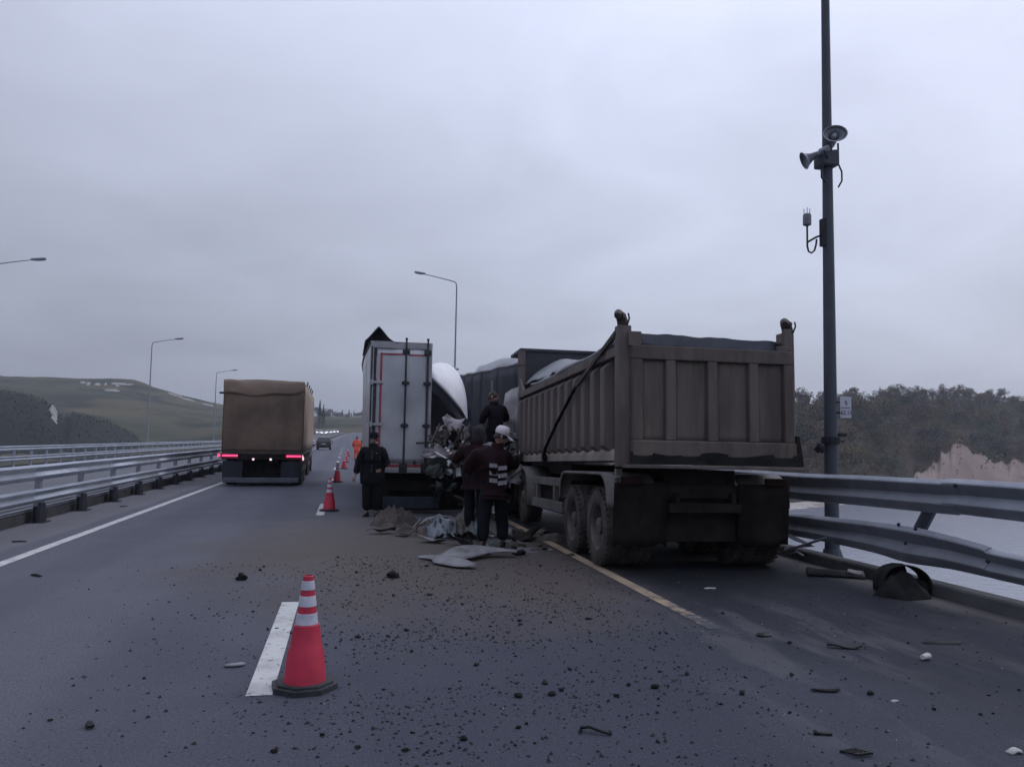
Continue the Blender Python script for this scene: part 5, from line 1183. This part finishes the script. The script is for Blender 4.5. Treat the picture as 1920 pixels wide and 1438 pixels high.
def person(label, loc, rz_, J, jacket, trousers, head_yaw=0, head_tilt=0, hat=None, glove=None, k_=1.0, bulk=1.0, long_=0.0, lat=1.0):
    """J: joint positions in metres, figure faces -Y"""
    o = tag(empty('person', loc, rz_), label, 'person'); o.scale = (k_,)*3
    V = {a: Vector(b_) for a, b_ in J.items()}
    names = ['pelvis','waist','chest','neck','headbase','shL','elL','wrL','shR','elR','wrR','hipL','knL','anL','toeL','hipR','knR','anR','toeR']
    ix = {a: i for i, a in enumerate(names)}
    E_ = [('pelvis','waist'),('waist','chest'),('chest','neck'),('neck','headbase'),('chest','shL'),('shL','elL'),('elL','wrL'),('chest','shR'),('shR','elR'),('elR','wrR'),('pelvis','hipL'),('hipL','knL'),('knL','anL'),('anL','toeL'),('pelvis','hipR'),('hipR','knR'),('knR','anR'),('anR','toeR')]
    rd = {'pelvis':(.13,.10),'waist':(.12,.09),'chest':(.14,.10),'neck':.055,'headbase':.05,'sh':.055,'el':.042,'wr':.03,'hip':.085,'kn':.058,'an':.032,'toe':.022}
    me = skin_mesh([V[a] for a in names], [(ix[a], ix[b_]) for a, b_ in E_], [rd.get(a, rd.get(a[:-1])) for a in names], 1)
    hd = head_mb(V['head'], head_yaw, head_tilt)
    bm = bmesh.new(); bm.from_mesh(me)
    for p in bm.faces: p.smooth = True
    for extra in [hd] + [hand_mb(V['wr'+s_], V['el'+s_], 1 if s_ == 'L' else -1, (0,-1,0)) for s_ in 'LR']:
        m3 = extra.mesh('x', [M['skin']]); b0 = len(bm.faces); bm.from_mesh(m3); bpy.data.meshes.remove(m3)
        for f in list(bm.faces)[b0:]: f.smooth = True
    bm.to_mesh(me); bm.free()
    body = mesh_obj('body', me, M['skin'], o); me.materials.append(M['hair'])
    # jacket
    jn = ['pelvis','waist','chest','neck','shL','elL','wrL','shR','elR','wrR']; ji = {a: i for i, a in enumerate(jn)}
    je = [e_ for e_ in E_ if e_[0] in ji and e_[1] in ji]
    hem = (V['hipL']+V['hipR'])/2 + Vector((0,0,-.13-long_))
    jn.append('hem'); ji['hem'] = len(jn)-1; je.append(('pelvis','hem'))
    jv = [hem if a == 'hem' else (V[a] if a[:2] != 'wr' else V[a].lerp(V['el'+a[2]], .08)) for a in jn]
    B = bulk
    hw_ = .25 if long_ > .08 else .205
    jr = {'hem':(hw_*B,hw_*.8*B),'pelvis':((hw_-.005)*B,hw_*.77*B),'waist':(.19*B,.145*B),'chest':(.20*B,.15*B),'neck':(.085,.08),'sh':.10*B,'el':.078*B,'wr':.058*B}
    jm = skin_mesh(jv, [(ji[a], ji[b_]) for a, b_ in je], [jr.get(a, jr.get(a[:-1])) for a in jn], 2)
    jk = mesh_obj('jacket', jm, jacket, o); folds(jk, .03)
    mb = MB(); nk = V['neck']; mb.lathe([(.105,-.06),(.10,.0),(.088,.05),(.075,.055),(.07,.0)], 14, c=nk, cap=False); mb.build('collar', jacket, o, smooth=50)
    mb = MB(); mb.bar(V['chest']+Vector((0,-.16*B,.08)), (V['pelvis'].x, V['pelvis'].y-.19*B, V['pelvis'].z), .02, .012); mb.build('zip', M['rod'], o)
    # trousers
    tn = ['pelvis','hipL','knL','anL','hipR','knR','anR']; ti = {a: i for i, a in enumerate(tn)}
    te = [e_ for e_ in E_ if e_[0] in ti and e_[1] in ti]
    trd = {'pelvis':(.165,.125),'hip':.11*lat,'kn':.092*lat,'an':.08*lat}
    tv = [V[a] if a[:2] != 'an' else V[a]+Vector((0,0,.01)) for a in tn]
    tm = skin_mesh(tv, [(ti[a], ti[b_]) for a, b_ in te], [trd.get(a, trd.get(a[:-1])) for a in tn], 2)
    tk = mesh_obj('trousers', tm, trousers, o); folds(tk, .025)
    for s_ in 'LR':
        a, tt = V['an'+s_], V['toe'+s_]; d = (tt-a); d.z = 0; d.normalize()
        mb = MB(); mb.tube([a-d*.085+Vector((0,0,-.055)), a+Vector((0,0,-.035)), a+d*.09+Vector((0,0,-.05)), a+d*.17+Vector((0,0,-.062)), a+d*.20+Vector((0,0,-.068))], [.032,.055,.048,.04,.018], 10, flat=.85)
        mb.bar(a-d*.085+Vector((0,0,-.088)), a+d*.19+Vector((0,0,-.088)), .085, .024)
        mb.build('shoe', M['shoe'], o, smooth=50)
        if glove:
            g = hand_mb(V['wr'+s_], V['el'+s_], 1 if s_ == 'L' else -1, (0,-1,0), 1.12); g.build('glove', glove, o, smooth=60)
    # hair / hat
    q = Matrix.Translation(V['head']) @ (Matrix.Rotation(head_yaw, 3, 'Z') @ Matrix.Rotation(head_tilt, 3, 'X')).to_4x4()
    mb = MB(); mb.M = q; mb.grid(lambda u, v: (.081*sin(v*PI*.5)*cos(u*2*PI), .101*sin(v*PI*.5)*sin(u*2*PI)+.004, .125*cos(v*PI*.5) - (.06*v*(.5+.5*sin(u*2*PI)))), 20, 8)
    mb.build('hair', M['hair'], o, solid=.008, smooth=60)
    if hat == 'beanie':
        mb = MB(); mb.M = q; mb.lathe([(.098,.03),(.102,.05),(.100,.085),(.088,.12),(.06,.145),(.02,.155),(.002,.156)], 20); mb.build('cap', jacket, o, smooth=50)
        mb = MB(); mb.M = q; mb.grid(lambda u, v: (.07*(2*u-1), -.088-.06*v*(1-(2*u-1)**2)**.5, .045-.012*v), 10, 4); mb.build('cap_peak', jacket, o, solid=.008)
    if hat == 'cap':
        mb = MB(); mb.M = q; mb.lathe([(.096,.03),(.106,.045),(.112,.08),(.104,.12),(.076,.155),(.03,.17),(.002,.172)], 22); mb.build('cap', M['cap_white'], o, smooth=50)
        mb = MB(); mb.M = q; mb.grid(lambda u, v: (.088*(2*u-1)*(1-.18*v), -.075-.155*v*(1-.55*(2*u-1)**2), .05-.045*v-.02*(2*u-1)**2), 12, 6); mb.build('cap_peak', M['cap_white'], o, solid=.012, smooth=60)
    if hat == 'hood':
        mb = MB(); mb.M = q; mb.lathe([(.10,-.12),(.112,-.05),(.115,.03),(.105,.09),(.07,.135),(.002,.15)], 20); mb.v = [(x, y, z) for x, y, z in mb.v]; mb.build('hood', M['hood_grey'], o, smooth=60)
    return o
def stand(**kw):
    J = dict(pelvis=(0,0,.95), waist=(0,0,1.1), chest=(0,.0,1.34), neck=(0,.01,1.49), headbase=(0,0,1.56), head=(0,-.02,1.645),
        shL=(.19,0,1.42), elL=(.25,.03,1.14), wrL=(.27,-.03,.90), shR=(-.19,0,1.42), elR=(-.25,.03,1.14), wrR=(-.27,-.03,.90),
        hipL=(.09,0,.90), knL=(.10,-.02,.50), anL=(.10,.02,.10), toeL=(.12,-.14,.04), hipR=(-.09,0,.90), knR=(-.10,-.02,.50), anR=(-.10,.02,.10), toeR=(-.12,-.14,.04))
    J.update(kw); return J
p1 = (0.584,17.168,0)
o = person('man in a black jacket and dark cap standing by the trailer door, facing the camera', p1, R(-8), stand(elR=(-.30,.04,1.13), wrR=(-.36,-.02,.87), elL=(.29,.02,1.15), wrL=(.17,-.14,1.02), head=(.01,-.03,1.64)), M['jacket_black'], M['trousers_black'], head_yaw=R(-10), hat='beanie', k_=1.02, bulk=1.16, long_=.10, lat=1.3)
g = hand_mb((-.36,-.02,.87), (-.30,.04,1.13), -1, (0,-1,0), 1.15); g.build('glove', M['glove'], o, smooth=60)
mb = MB(); mb.box((.10,-.165,1.34), (.03,.006,.012)); mb.build('badge', M['reflect'], o)
# man with the white cap: back to the camera, leaning right towards the dump truck
p2 = (2.259,11.966,0)
J = stand(pelvis=(-.04,0,.97), waist=(-.02,-.02,1.13), chest=(.02,-.06,1.37), neck=(-.08,-.09,1.52), headbase=(-.11,-.11,1.585), head=(-.14,-.13,1.67),
    shL=(.24,-.05,1.42), elL=(.36,-.14,1.19), wrL=(.30,-.34,1.12), shR=(-.18,-.09,1.42), elR=(-.34,-.27,1.24), wrR=(-.40,-.48,1.22),
    hipL=(.06,.0,.92), knL=(.12,.0,.52), anL=(.14,.03,.10), toeL=(.15,-.12,.04), hipR=(-.12,0,.92), knR=(-.16,-.08,.52), anR=(-.20,-.14,.10), toeR=(-.23,-.29,.04))
o = person('man in white cap and dark maroon jacket with pale bands across its back', p2, R(180), J, M['jacket_maroon'], M['navy'], head_yaw=R(-86), head_tilt=R(20), hat='cap', k_=1.05, bulk=1.2, long_=-.02, lat=1.15)
for i, z in enumerate((1.20, 1.09, .985)):
    for s_ in (0, 1):
        mb = MB(); 
        def bd_(u, v):
            a = lerp(.02,.155,u) if s_ else lerp(-.105,.01,u)
            return (-a-.02, .222-.35*a*a-(.012 if not s_ else .0)-.02*max(0,z-1.1)*8, z+(.035 if not s_ else 0)+.05*(v-.5)*1.2 + (.12*(a-.02) if s_ else -.1*(a)))
        mb.grid(bd_, 5, 2); mb.build('reflective_band', M['reflect'], o, solid=.006)
p3 = (2.2,13.2,.04)
J = stand(pelvis=(0,0,.96), chest=(.0,-.05,1.35), neck=(0,-.07,1.5), headbase=(0,-.09,1.57), head=(-.01,-.11,1.65), elR=(-.33,-.12,1.2), wrR=(-.22,-.32,1.2), elL=(.36,-.1,1.22), wrL=(.47,-.30,1.30))
person('man in a dark hood half hidden behind the man in the white cap', p3, R(160), J, M['jacket_maroon'], M['navy'], head_yaw=R(20), hat='hood', k_=1.06, bulk=1.1)
p4 = (3.10,16.2,.92)
J = stand(chest=(.0,-.05,1.34), neck=(.01,-.06,1.49), headbase=(.01,-.07,1.56), head=(.02,-.09,1.645), elL=(.27,-.08,1.16), wrL=(.16,-.28,1.12), elR=(-.32,-.1,1.18), wrR=(-.36,-.33,1.2))
person('man in dark clothes standing high on the wreckage beside the dump truck body', p4, R(200), J, mat('dark_purple_jacket', (.009,.006,.011), .8, 0, (.014,.009,.016), 6, bump=.3, bscale=12, spec=.1), M['navy'], head_yaw=R(-130), hat=None, k_=1.03)
p5 = (.78,58.0,0)
o = person('worker in orange high visibility clothing on the road beyond the cones', p5, R(180), stand(wrL=(.22,-.2,1.0), elL=(.29,0,1.14)), M['hivis'], M['hivis'], head_yaw=0, hat=None, k_=1.02, bulk=1.1)
mb = MB()
for z in (1.08,1.22):
    mb.lathe([(.225,-.02),(.225,.02)], 14, c=(0,0,z), cap=False)
mb.v = [(x, y*.8, z) for x, y, z in mb.v]; mb.build('reflective_band', M['reflect'], o)
p6 = (1.32,60.5,0)
person('person in dark clothes beyond the orange worker, mostly hidden by the trailer', p6, R(150), stand(), M['jacket_black'], M['navy'], k_=1.0)

# ------------------------------------------------------------------ wreckage lying on the road
def heap(name, c, rx_, ry_, h, mt, label, cat, seed, n_=44, rot=0):
    mb = MB()
    def f(u, v):
        a = 2*PI*u; k_ = v; x = cos(a)*k_*rx_*(1+.45*nz((cos(a)*1.5,sin(a)*1.5,seed),1)); y = sin(a)*k_*ry_*(1+.45*nz((cos(a)*1.5,sin(a)*1.5,seed+3),1))
        rg_ = 1-abs(nz((x*3.2+.4*y,y*3.2,seed),1))*2.2; r2 = 1-abs(nz((x*8,y*8+x*3,seed+5),1))*2
        z = h*(1-k_**2.2)*(.30+.5*max(0,rg_)+.22*r2)
        return (x+.04*r2*k_, y, max(.0, z)+.002)
    mb.grid(f, n_, 16); o = mb.build(name, mt, None, c, (0,0,rot), smooth=18); tag(o, label, cat); return o
heap('canvas_heap', (0.964,15.478,0), .52, .42, .40, M['brown_rag'], 'brown canvas heap on the road at the feet of the man in black', 'canvas', 4)
# crumpled metal cab skin and tarp between the trailer and the men
o = tag(empty('crumpled_metal', (1.833,14.042,0)), 'crumpled silver blue sheet metal heap on the road below the trailer', 'wreckage')
oi = Matrix.Translation(o.location).inverted()
def ol(p): return oi @ Vector(p)
a = (1.394,13.323,0); b_ = (2.325,13.113,0)
mb = MB()
def cm(u, v):
    p = Vector(a).lerp(Vector(b_), u); h = (.14+.38*u+.1*sin(u*9))*sin(min(1,v*1.15)*PI*.86+.12)
    return ol((p.x+.05*nz((u*7,v*5,1),1), p.y + .75*v - .1 + .1*nz((u*5,v*4,2),1), max(0.005, h+.16*(.5-abs(nz((u*4+v*2,v*4,3),1))*2)+.05*(.5-abs(nz((u*11,v*9+u*4,8),1))*2))))
mb.grid(cm, 44, 30); mb.build('sheet', M['silver'], o, solid=.008, smooth=16)
crumple('sheet', ol((2.291,15.202,0.251)), ol((2.640,14.933,0.112)), ol((2.608,14.547,-0.107)), ol((2.169,14.741,-0.087)), .16, 2.6, M['silver'], o, 31, wav=.1)
mb = MB(); mb.tube([ol(p) for p in ((2.299,14.989,0.343),(2.392,14.771,0.251),(2.516,14.646,0.203),(2.636,14.621,0.185))], .022, 6); mb.build('chrome_strip', M['sheet_white'], o, smooth=60)
strip_piece('torn_edge', [ol(p) for p in ((1.271,14.519,-0.053),(1.343,14.389,0.117),(1.503,14.449,0.227),(1.744,14.496,0.280),(1.998,14.444,0.265))], [.05,.06,.07,.12,.10], M['pale_plastic'], o, 3)
strip_piece('torn_edge', [ol(p) for p in ((1.230,14.629,-0.026),(1.304,14.604,0.094),(1.407,14.676,0.204))], .04, M['pale_plastic'], o, 6)
mb = MB(); mb.tube([ol(p) for p in ((1.069,14.262,-0.154),(1.219,14.227,-0.113),(1.387,14.188,-0.062))], .018, 5); mb.build('bent_rod', M['rust'], o)
heap('rubble_heap', (1.839,13.581,0), .75, .35, .24, M['brown_rag'], 'low brown pile of torn lining beneath the crumpled metal', 'wreckage', 9)
GD = 'pieces of torn panel lying round the crumpled metal heap'
for i, (gx, k_, lb, sz) in enumerate([((0.677,14.118,0),'brown_rag','torn brown canvas piece at the left end of the heap',.26),((1.068,13.784,0),'rust','grimy bent metal plate between canvas and crumpled metal',.24),((1.443,12.775,0),'pale_plastic','pale torn panel in front of the crumpled metal',.2),
        ((1.841,12.487,0),'silver','shiny folded sheet at the foot of the crumpled metal',.22),((3.037,13.963,0),'rust','grimy folded plate behind the feet of the capped man',.28),((3.057,13.058,0),'chassis','black folded plate near the front wheel of the dump truck',.3),((3.415,13.470,0),'brown_rag','brown torn lining near the rear wheels of the dump truck',.26),((2.775,13.367,0),'silver','shiny folded plate right behind the capped man',.2)]):
    o = tag(empty('torn_panel', gx, i*1.1), lb, 'wreckage', GD)
    crumple('sheet', (-sz,-sz*.5,.02), (sz,-sz*.6,.05), (sz*.8,sz*.6,.16), (-sz*.7,sz*.5,.10), .16, 3.2, M[k_], o, 40+i, 10, .008, .06)
# forked pale plastic fairing
o = tag(empty('broken_fairing', (1.651,10.860,0)), 'forked pale plastic fairing lying flat on the road near the white capped man', 'wreckage')
fi = Matrix.Translation(o.location).inverted()
def fl(p, z): return fi @ Vector((p[0], p[1], z))
def ribbon(name, rows_, mt, th=.010):
    mb = MB(); A = smoothpts([fl(r_[0], r_[2]) for r_ in rows_], 5); B = smoothpts([fl(r_[1], r_[3]) for r_ in rows_], 5); n_ = len(A)
    vs = []
    for a_, b_ in zip(A, B):
        for j in range(5): vs.append(a_.lerp(b_, j/4)+Vector((0,0,.008*sin(j/4*PI))))
    mb.add(vs, [(i*5+j, i*5+j+1, (i+1)*5+j+1, (i+1)*5+j) for i in range(n_-1) for j in range(4)]); return mb.build(name, mt, o, solid=th, smooth=40)
ribbon('long_arm', [((1.047,11.161,0),(1.050,11.112,0),.03,.02),((1.196,11.147,0),(1.186,10.905,0),.05,.03),((1.364,11.082,0),(1.297,10.527,0),.07,.04),((1.578,11.313,0),(1.532,10.548,0),.13,.05),((1.826,11.394,0),(1.800,10.845,0),.15,.06),((2.100,11.369,0),(2.068,11.063,0),.13,.08),((2.321,11.269,0),(2.292,11.092,0),.11,.09),((2.503,11.226,0),(2.470,11.075,0),.09,.08)], M['pale_plastic'])
ribbon('short_arm', [((1.193,10.764,0),(1.203,10.581,0),.06,.03),((1.348,10.703,0),(1.338,10.391,0),.09,.03),((1.523,10.639,0),(1.448,10.251,0),.10,.03),((1.641,10.448,0),(1.581,10.195,0),.08,.03),((1.741,10.263,0),(1.706,10.140,0),.06,.04)], M['pale_plastic'])
# glass and small scraps around the men
o = tag(empty('broken_glass', (2.445,12.312,0)), 'patch of teal broken glass on the road between the feet of the capped man', 'broken glass')
mb = MB()
for i in range(70):
    x, y = rgx.gauss(0,.17), rgx.gauss(.1,.22); s_ = rgx.uniform(.012,.05); th = rgx.uniform(0,6.3); z = rgx.uniform(.005,.05)
    mb.add([(x+s_*cos(th+k_*2.09)*rgx.uniform(.6,1.2), y+s_*sin(th+k_*2.09), z+rgx.uniform(-.004,.02)) for k_ in range(3)], [(0,1,2)])
ob = mb.build('glass_shards', M['glass_bits'], o, solid=.004); ob['kind'] = 'stuff'
GS = 'scraps of wreckage between the trailer and the dump truck'
for i in range(26):
    px, py = rgx.uniform(935,1045), rgx.uniform(985,1050)
    q = Vector((2.538,12.558,0)); q = Vector((2.2+rgx.uniform(-.3,1.15), 11.6+rgx.uniform(-.4,2.6), 0))
    s_ = rgx.uniform(.05,.14); mb = MB(); mb.blob((0,0,s_*.25), (s_, s_*rgx.uniform(.4,.9), s_*.35), i, .5, 7, 4)
    k_ = rgx.choice(('rust','chassis','silver','brown_rag','pale_plastic','debris'))
    dsc = {'rust':'grimy metal scrap','chassis':'black scrap','silver':'shiny metal scrap','brown_rag':'brown scrap','pale_plastic':'pale plastic scrap','debris':'black plastic scrap'}[k_]
    ob = mb.build('scrap', M[k_], None, q, (0,0,rgx.uniform(0,6)), smooth=20); tag(ob, dsc+' on the road between the wrecked trailer and the dump truck', 'scrap', GS)
# big black fender lying against the kerb, and a broken piece beyond it
o = tag(empty('broken_mudguard', (6.384,8.009,0), R(-12)), 'black arched mudguard lying against the right kerb', 'mudguard')
mb = MB()
def mg(u, v):
    a = PI*u; x = -.27*cos(a)*(1+.12*sin(a)); z = .34*sin(a)**.85; 
    return (x+.05*v+.02*nz((u*4,v*3,0),1), lerp(-.14,.22,v)+.03*sin(a*2), max(.003, z*(1-.1*v)))
mb.grid(mg, 22, 8); mb.build('arch', M['rubber'], o, solid=.014, smooth=50)
mb = MB(); mb.grid(lambda u, v: (.262*(2*u-1)*(1-.45*v), .1+.03*sin(u*8), lerp(.005,.335,v)*(1-(2*u-1)**4*.5)), 10, 8); mb.build('inner_web', M['rubber'], o, solid=.012)
crumple('inner_sheet', (-.22,-.12,.02), (.02,-.2,.10), (.05,-.02,.17), (-.16,.0,.13), .06, 5, M['grey_scrap'] if 'grey_scrap' in M else M['tarp_grey'], o, 3, 8)
heap('crumpled_rubber', (6.261,7.838,0), .34, .2, .28, M['rubber'], 'crumpled black rubber sheet inside the black mudguard by the kerb', 'rubber', 3)
o = tag(empty('broken_bumper', (6.274,9.077,0), R(-28)), 'long black bumper piece with a pale broken end along the right kerb', 'bumper')
mb = MB(); mb.grid(lambda u, v: (lerp(-.36,.34,u), .09*cos(v*PI)+.05*sin(u*3), .012+.09*sin(v*PI)*(1-.4*u)+.015*nz((u*6,v*3,0),1)), 18, 8); mb.build('bumper_shell', M['debris'], o, solid=.01, smooth=50)
crumple('pale_end', (.12,-.05,.07), (.32,-.03,.05), (.33,.07,.08), (.14,.06,.10), .03, 6, M['pale_plastic'], o, 2, 7)
# single pieces on the carriageway
def chunk(name, g, sz, mt, label, cat, seed, rot=0, group=None, rough=.45):
    mb = MB(); mb.blob((0,0,sz[2]*.6), sz, seed, rough, 9, 6); tag(mb.build(name, mt, None, g, (0,0,rot), smooth=25), label, cat, group)
def shard(name, g, pts, wd, mt, label, cat, seed=0, th=.012, rot=0, group=None):
    o = strip_piece(name, [(x, y, z) for x, y, z in pts], wd, mt, None, seed, 2, th, .01); o.location = g; o.rotation_euler = (0,0,rot); tag(o, label, cat, group)
chunk('soil_clod', (-1.153,9.727,0), (.06,.05,.048), M['clod'], 'large dark clod on the left lane, alone above and left of the nearest cone', 'soil clod', 1)
chunk('soil_clod', (0.621,9.671,0), (.075,.055,.045), M['clod'], 'large dark clod below the left end of the pale fairing', 'soil clod', 2)
chunk('rubber_block', (3.694,6.405,0), (.075,.05,.018), M['debris'], 'flat black rubber block beside the worn yellow line', 'debris', 3, R(10), rough=.2)
shard('plastic_strip', (4.161,5.909,0), [(-.13,.05,.03),(-.09,.02,.035),(-.02,.0,.015),(.06,-.01,.012),(.14,.015,.03)], [.05,.06,.03,.03,.02], M['debris'], 'curved black plastic strip with a raised knob, right lane centre', 'debris', 2, rot=R(-14))
shard('plastic_strip', (3.309,4.912,0), [(-.1,.02,.01),(-.03,.0,.015),(.05,.0,.012),(.1,.03,.02)], [.02,.03,.03,.02], M['debris'], 'straight black plastic strip nearest below the curved one', 'debris', 4, rot=R(-12))
chunk('plastic_cube', (3.578,4.813,0), (.025,.02,.02), M['debris'], 'small square black piece right of the straight plastic strip', 'debris', 5, rough=.1)
o = tag(empty('paper_cup', (4.600,5.508,0), R(20)), 'crushed white cup lying on the right shoulder', 'cup')
mb = MB(); mb.lathe([(.022,-.04),(.03,.03),(.032,.04),(.027,.035)], 12, axis='X'); mb.v = [(x, y, z*.8+.028) for x, y, z in mb.v]; mb.build('cup', M['paper'], o, smooth=40)
chunk('pale_scrap', (3.649,4.658,0), (.022,.014,.008), M['paper'], 'tiny pale scrap right of the square black piece', 'scrap', 6, R(-30))
shard('tread_piece', (-0.751,6.137,0), [(-.07,.0,.012),(-.02,-.012,.02),(.04,.0,.02),(.07,.02,.012)], [.03,.05,.05,.03], M['tarp_grey'], 'grey curled tyre tread piece left of the lane dash', 'debris', 3)
shard('stick', (-3.527,10.241,0), [(-.07,.07,.01),(0,0,.02),(.07,-.06,.012)], .035, M['debris'], 'short dark strip of rubber near the left white edge line', 'debris', 5)
shard('stick', (-4.882,13.398,0), [(-.1,.0,.01),(0,.01,.02),(.1,.0,.01)], .05, M['debris'], 'dark strip of rubber on the shoulder beyond the left white line', 'debris', 6)
shard('stick', (-5.031,19.589,0), [(-.06,.0,.01),(0,.02,.02),(.1,.04,.02)], .06, M['debris'], 'small dark scrap on the shoulder at the foot of the median barrier', 'debris', 7)
shard('plastic_strip', (1.472,4.436,0), [(-.07,.06,.02),(-.02,.04,.03),(.04,-.01,.02),(.09,-.04,.01)], [.012,.02,.018,.01], M['debris'], 'bent black strip near the bottom centre of the road', 'debris', 8)
shard('plastic_strip', (2.802,4.216,0), [(-.05,.0,.01),(0,-.01,.012),(.05,-.03,.01)], .02, M['debris'], 'short black strip just above the broken grille', 'debris', 9)
o = tag(empty('broken_grille', (2.808,3.916,0), R(8)), 'broken black grille piece with slots near the bottom right', 'grille')
for i in range(4):
    mb = MB(); mb.bar((-.045+.03*i,.045,.008),(-.03+.03*i,-.045,.02),.012,.01); mb.build('slat', M['debris'], o)
mb = MB(); mb.bar((-.06,.045,.008),(.06,.05,.008),.012,.012); mb.bar((-.04,-.045,.02),(.08,-.045,.016),.012,.012); mb.build('rim', M['debris'], o)
shard('pale_scrap', (3.711,3.779,0), [(-.03,.0,.006),(.02,.01,.02),(.05,.0,.01)], .045, M['paper'], 'pale crumpled scrap at the right edge of the road near the bottom', 'scrap', 11)
chunk('rubber_block', (-1.399,5.016,0), (.022,.05,.02), M['debris'], 'elongated dark lump low in the left lane', 'debris', 12, R(20))
shard('plastic_sheet', (5.164,5.955,0), [(-.2,.0,.004),(-.05,.02,.012),(.1,.0,.01),(.2,.05,.004)], [.1,.16,.14,.05], M['debris'], 'flat dark plastic sheet on the right shoulder above the white cup', 'debris', 13)
shard('plastic_sheet', (4.236,8.558,0), [(-.06,.0,.004),(.0,.0,.008),(.07,-.02,.006)], .04, M['paper'], 'pale flat scrap in the wet patch behind the dump truck', 'scrap', 14)
heap('soil_heap', (3.567,13.020,0), .35, .25, .12, M['brown_rag'], 'low brown soil heap by the rear wheels of the dump truck', 'soil', 14)
# soil clods: the largest as things, the rest as crumbs
rgc = random.Random(77); cm_ = []
for i in range(6):
    mb = MB(); mb.blob((0,0,.5), (1,.85,.62), i+40, .5, 7, 5); cm_.append(mb.mesh('soil_clod', M['clod'], 20))
GCL = 'small soil clods scattered over the closed lane'
def spotrnd():
    while True:
        x, y = rgc.uniform(-1.9,3.3), rgc.uniform(3.5,11.5)
        d = max(.0, 1-abs(x-1.2)/2.6)*(1.0 if y < 8.5 else .6)*max(.12, .62+1.5*nz((x,y,0), 1.1))
        if x > -.4 or rgc.random() < .4:
            if rgc.random() < d+.08: return x, y
for i in range(245):
    x, y = spotrnd(); s_ = min(.034, .0145*math.exp(rgc.gauss(0,.38))); me = rgc.choice(cm_)
    xs = 'left of the lane dash' if x < -.6 else ('right of the nearest cone' if x < .6 else ('in mid lane' if x < 1.6 else ('right of mid lane' if x < 2.6 else 'by the yellow line')))
    yr = 'nearest the camera' if y < 4.6 else ('level with the nearest cone' if y < 6.2 else ('just beyond the nearest cone' if y < 8.2 else 'out towards the wreck'))
    o = link('soil_clod', me, None, (x, y, -.001), (0,0,rgc.uniform(0,6.3)), (s_, s_*rgc.uniform(.6,1), s_*rgc.uniform(.5,.9)))
    tag(o, ('larger' if s_ > .02 else 'small')+' dark soil clod '+xs+', '+yr, 'soil clod', GCL)
for i in range(55):
    x, y = rgc.uniform(3.4,6.3), rgc.uniform(3.6,8); s_ = min(.03, .011*math.exp(rgc.gauss(0,.5)))
    o = link('soil_clod', rgc.choice(cm_), None, (x, y, -.001), (0,0,rgc.uniform(0,6.3)), (s_, s_*rgc.uniform(.6,1), s_*.7)); tag(o, 'small dark soil clod on the right shoulder beyond the yellow line', 'soil clod', 'small soil clods scattered over the right shoulder')
mb = MB()
for i in range(6200):
    x, y = spotrnd() if i % 5 else ((rgc.uniform(2.5,6.4), rgc.uniform(3.5,10)) if i % 2 else (rgc.triangular(-3.2,1,0), rgc.uniform(3.5,11))); s_ = min(.015, .0066*math.exp(rgc.gauss(0,.5))); th = rgc.uniform(0,6.3)
    q = [(x+s_*rgc.uniform(.6,1.5)*cos(th+k_*1.257), y+s_*rgc.uniform(.5,1.1)*sin(th+k_*1.257), 0) for k_ in range(5)]
    mb.add(q+[(x+rgc.uniform(-.4,.4)*s_,y+rgc.uniform(-.4,.4)*s_,s_*rgc.uniform(.6,1.2))], [(k_,(k_+1)%5,5) for k_ in range(5)])
tag(mb.build('gravel', M['crumb']), kind='stuff')
mb = MB()
for i in range(110):
    x, y = rgc.uniform(-.5,6.2), rgc.uniform(3.6,12); s_ = rgc.uniform(.003,.007)
    mb.add([(x-s_,y-s_*.7,.001),(x+s_,y-s_*.5,.001),(x+s_*.2,y+s_,.001),(x,y,s_)], [(0,1,3),(1,2,3),(2,0,3)])
tag(mb.build('glass_crumbs', M['paper']), kind='stuff')
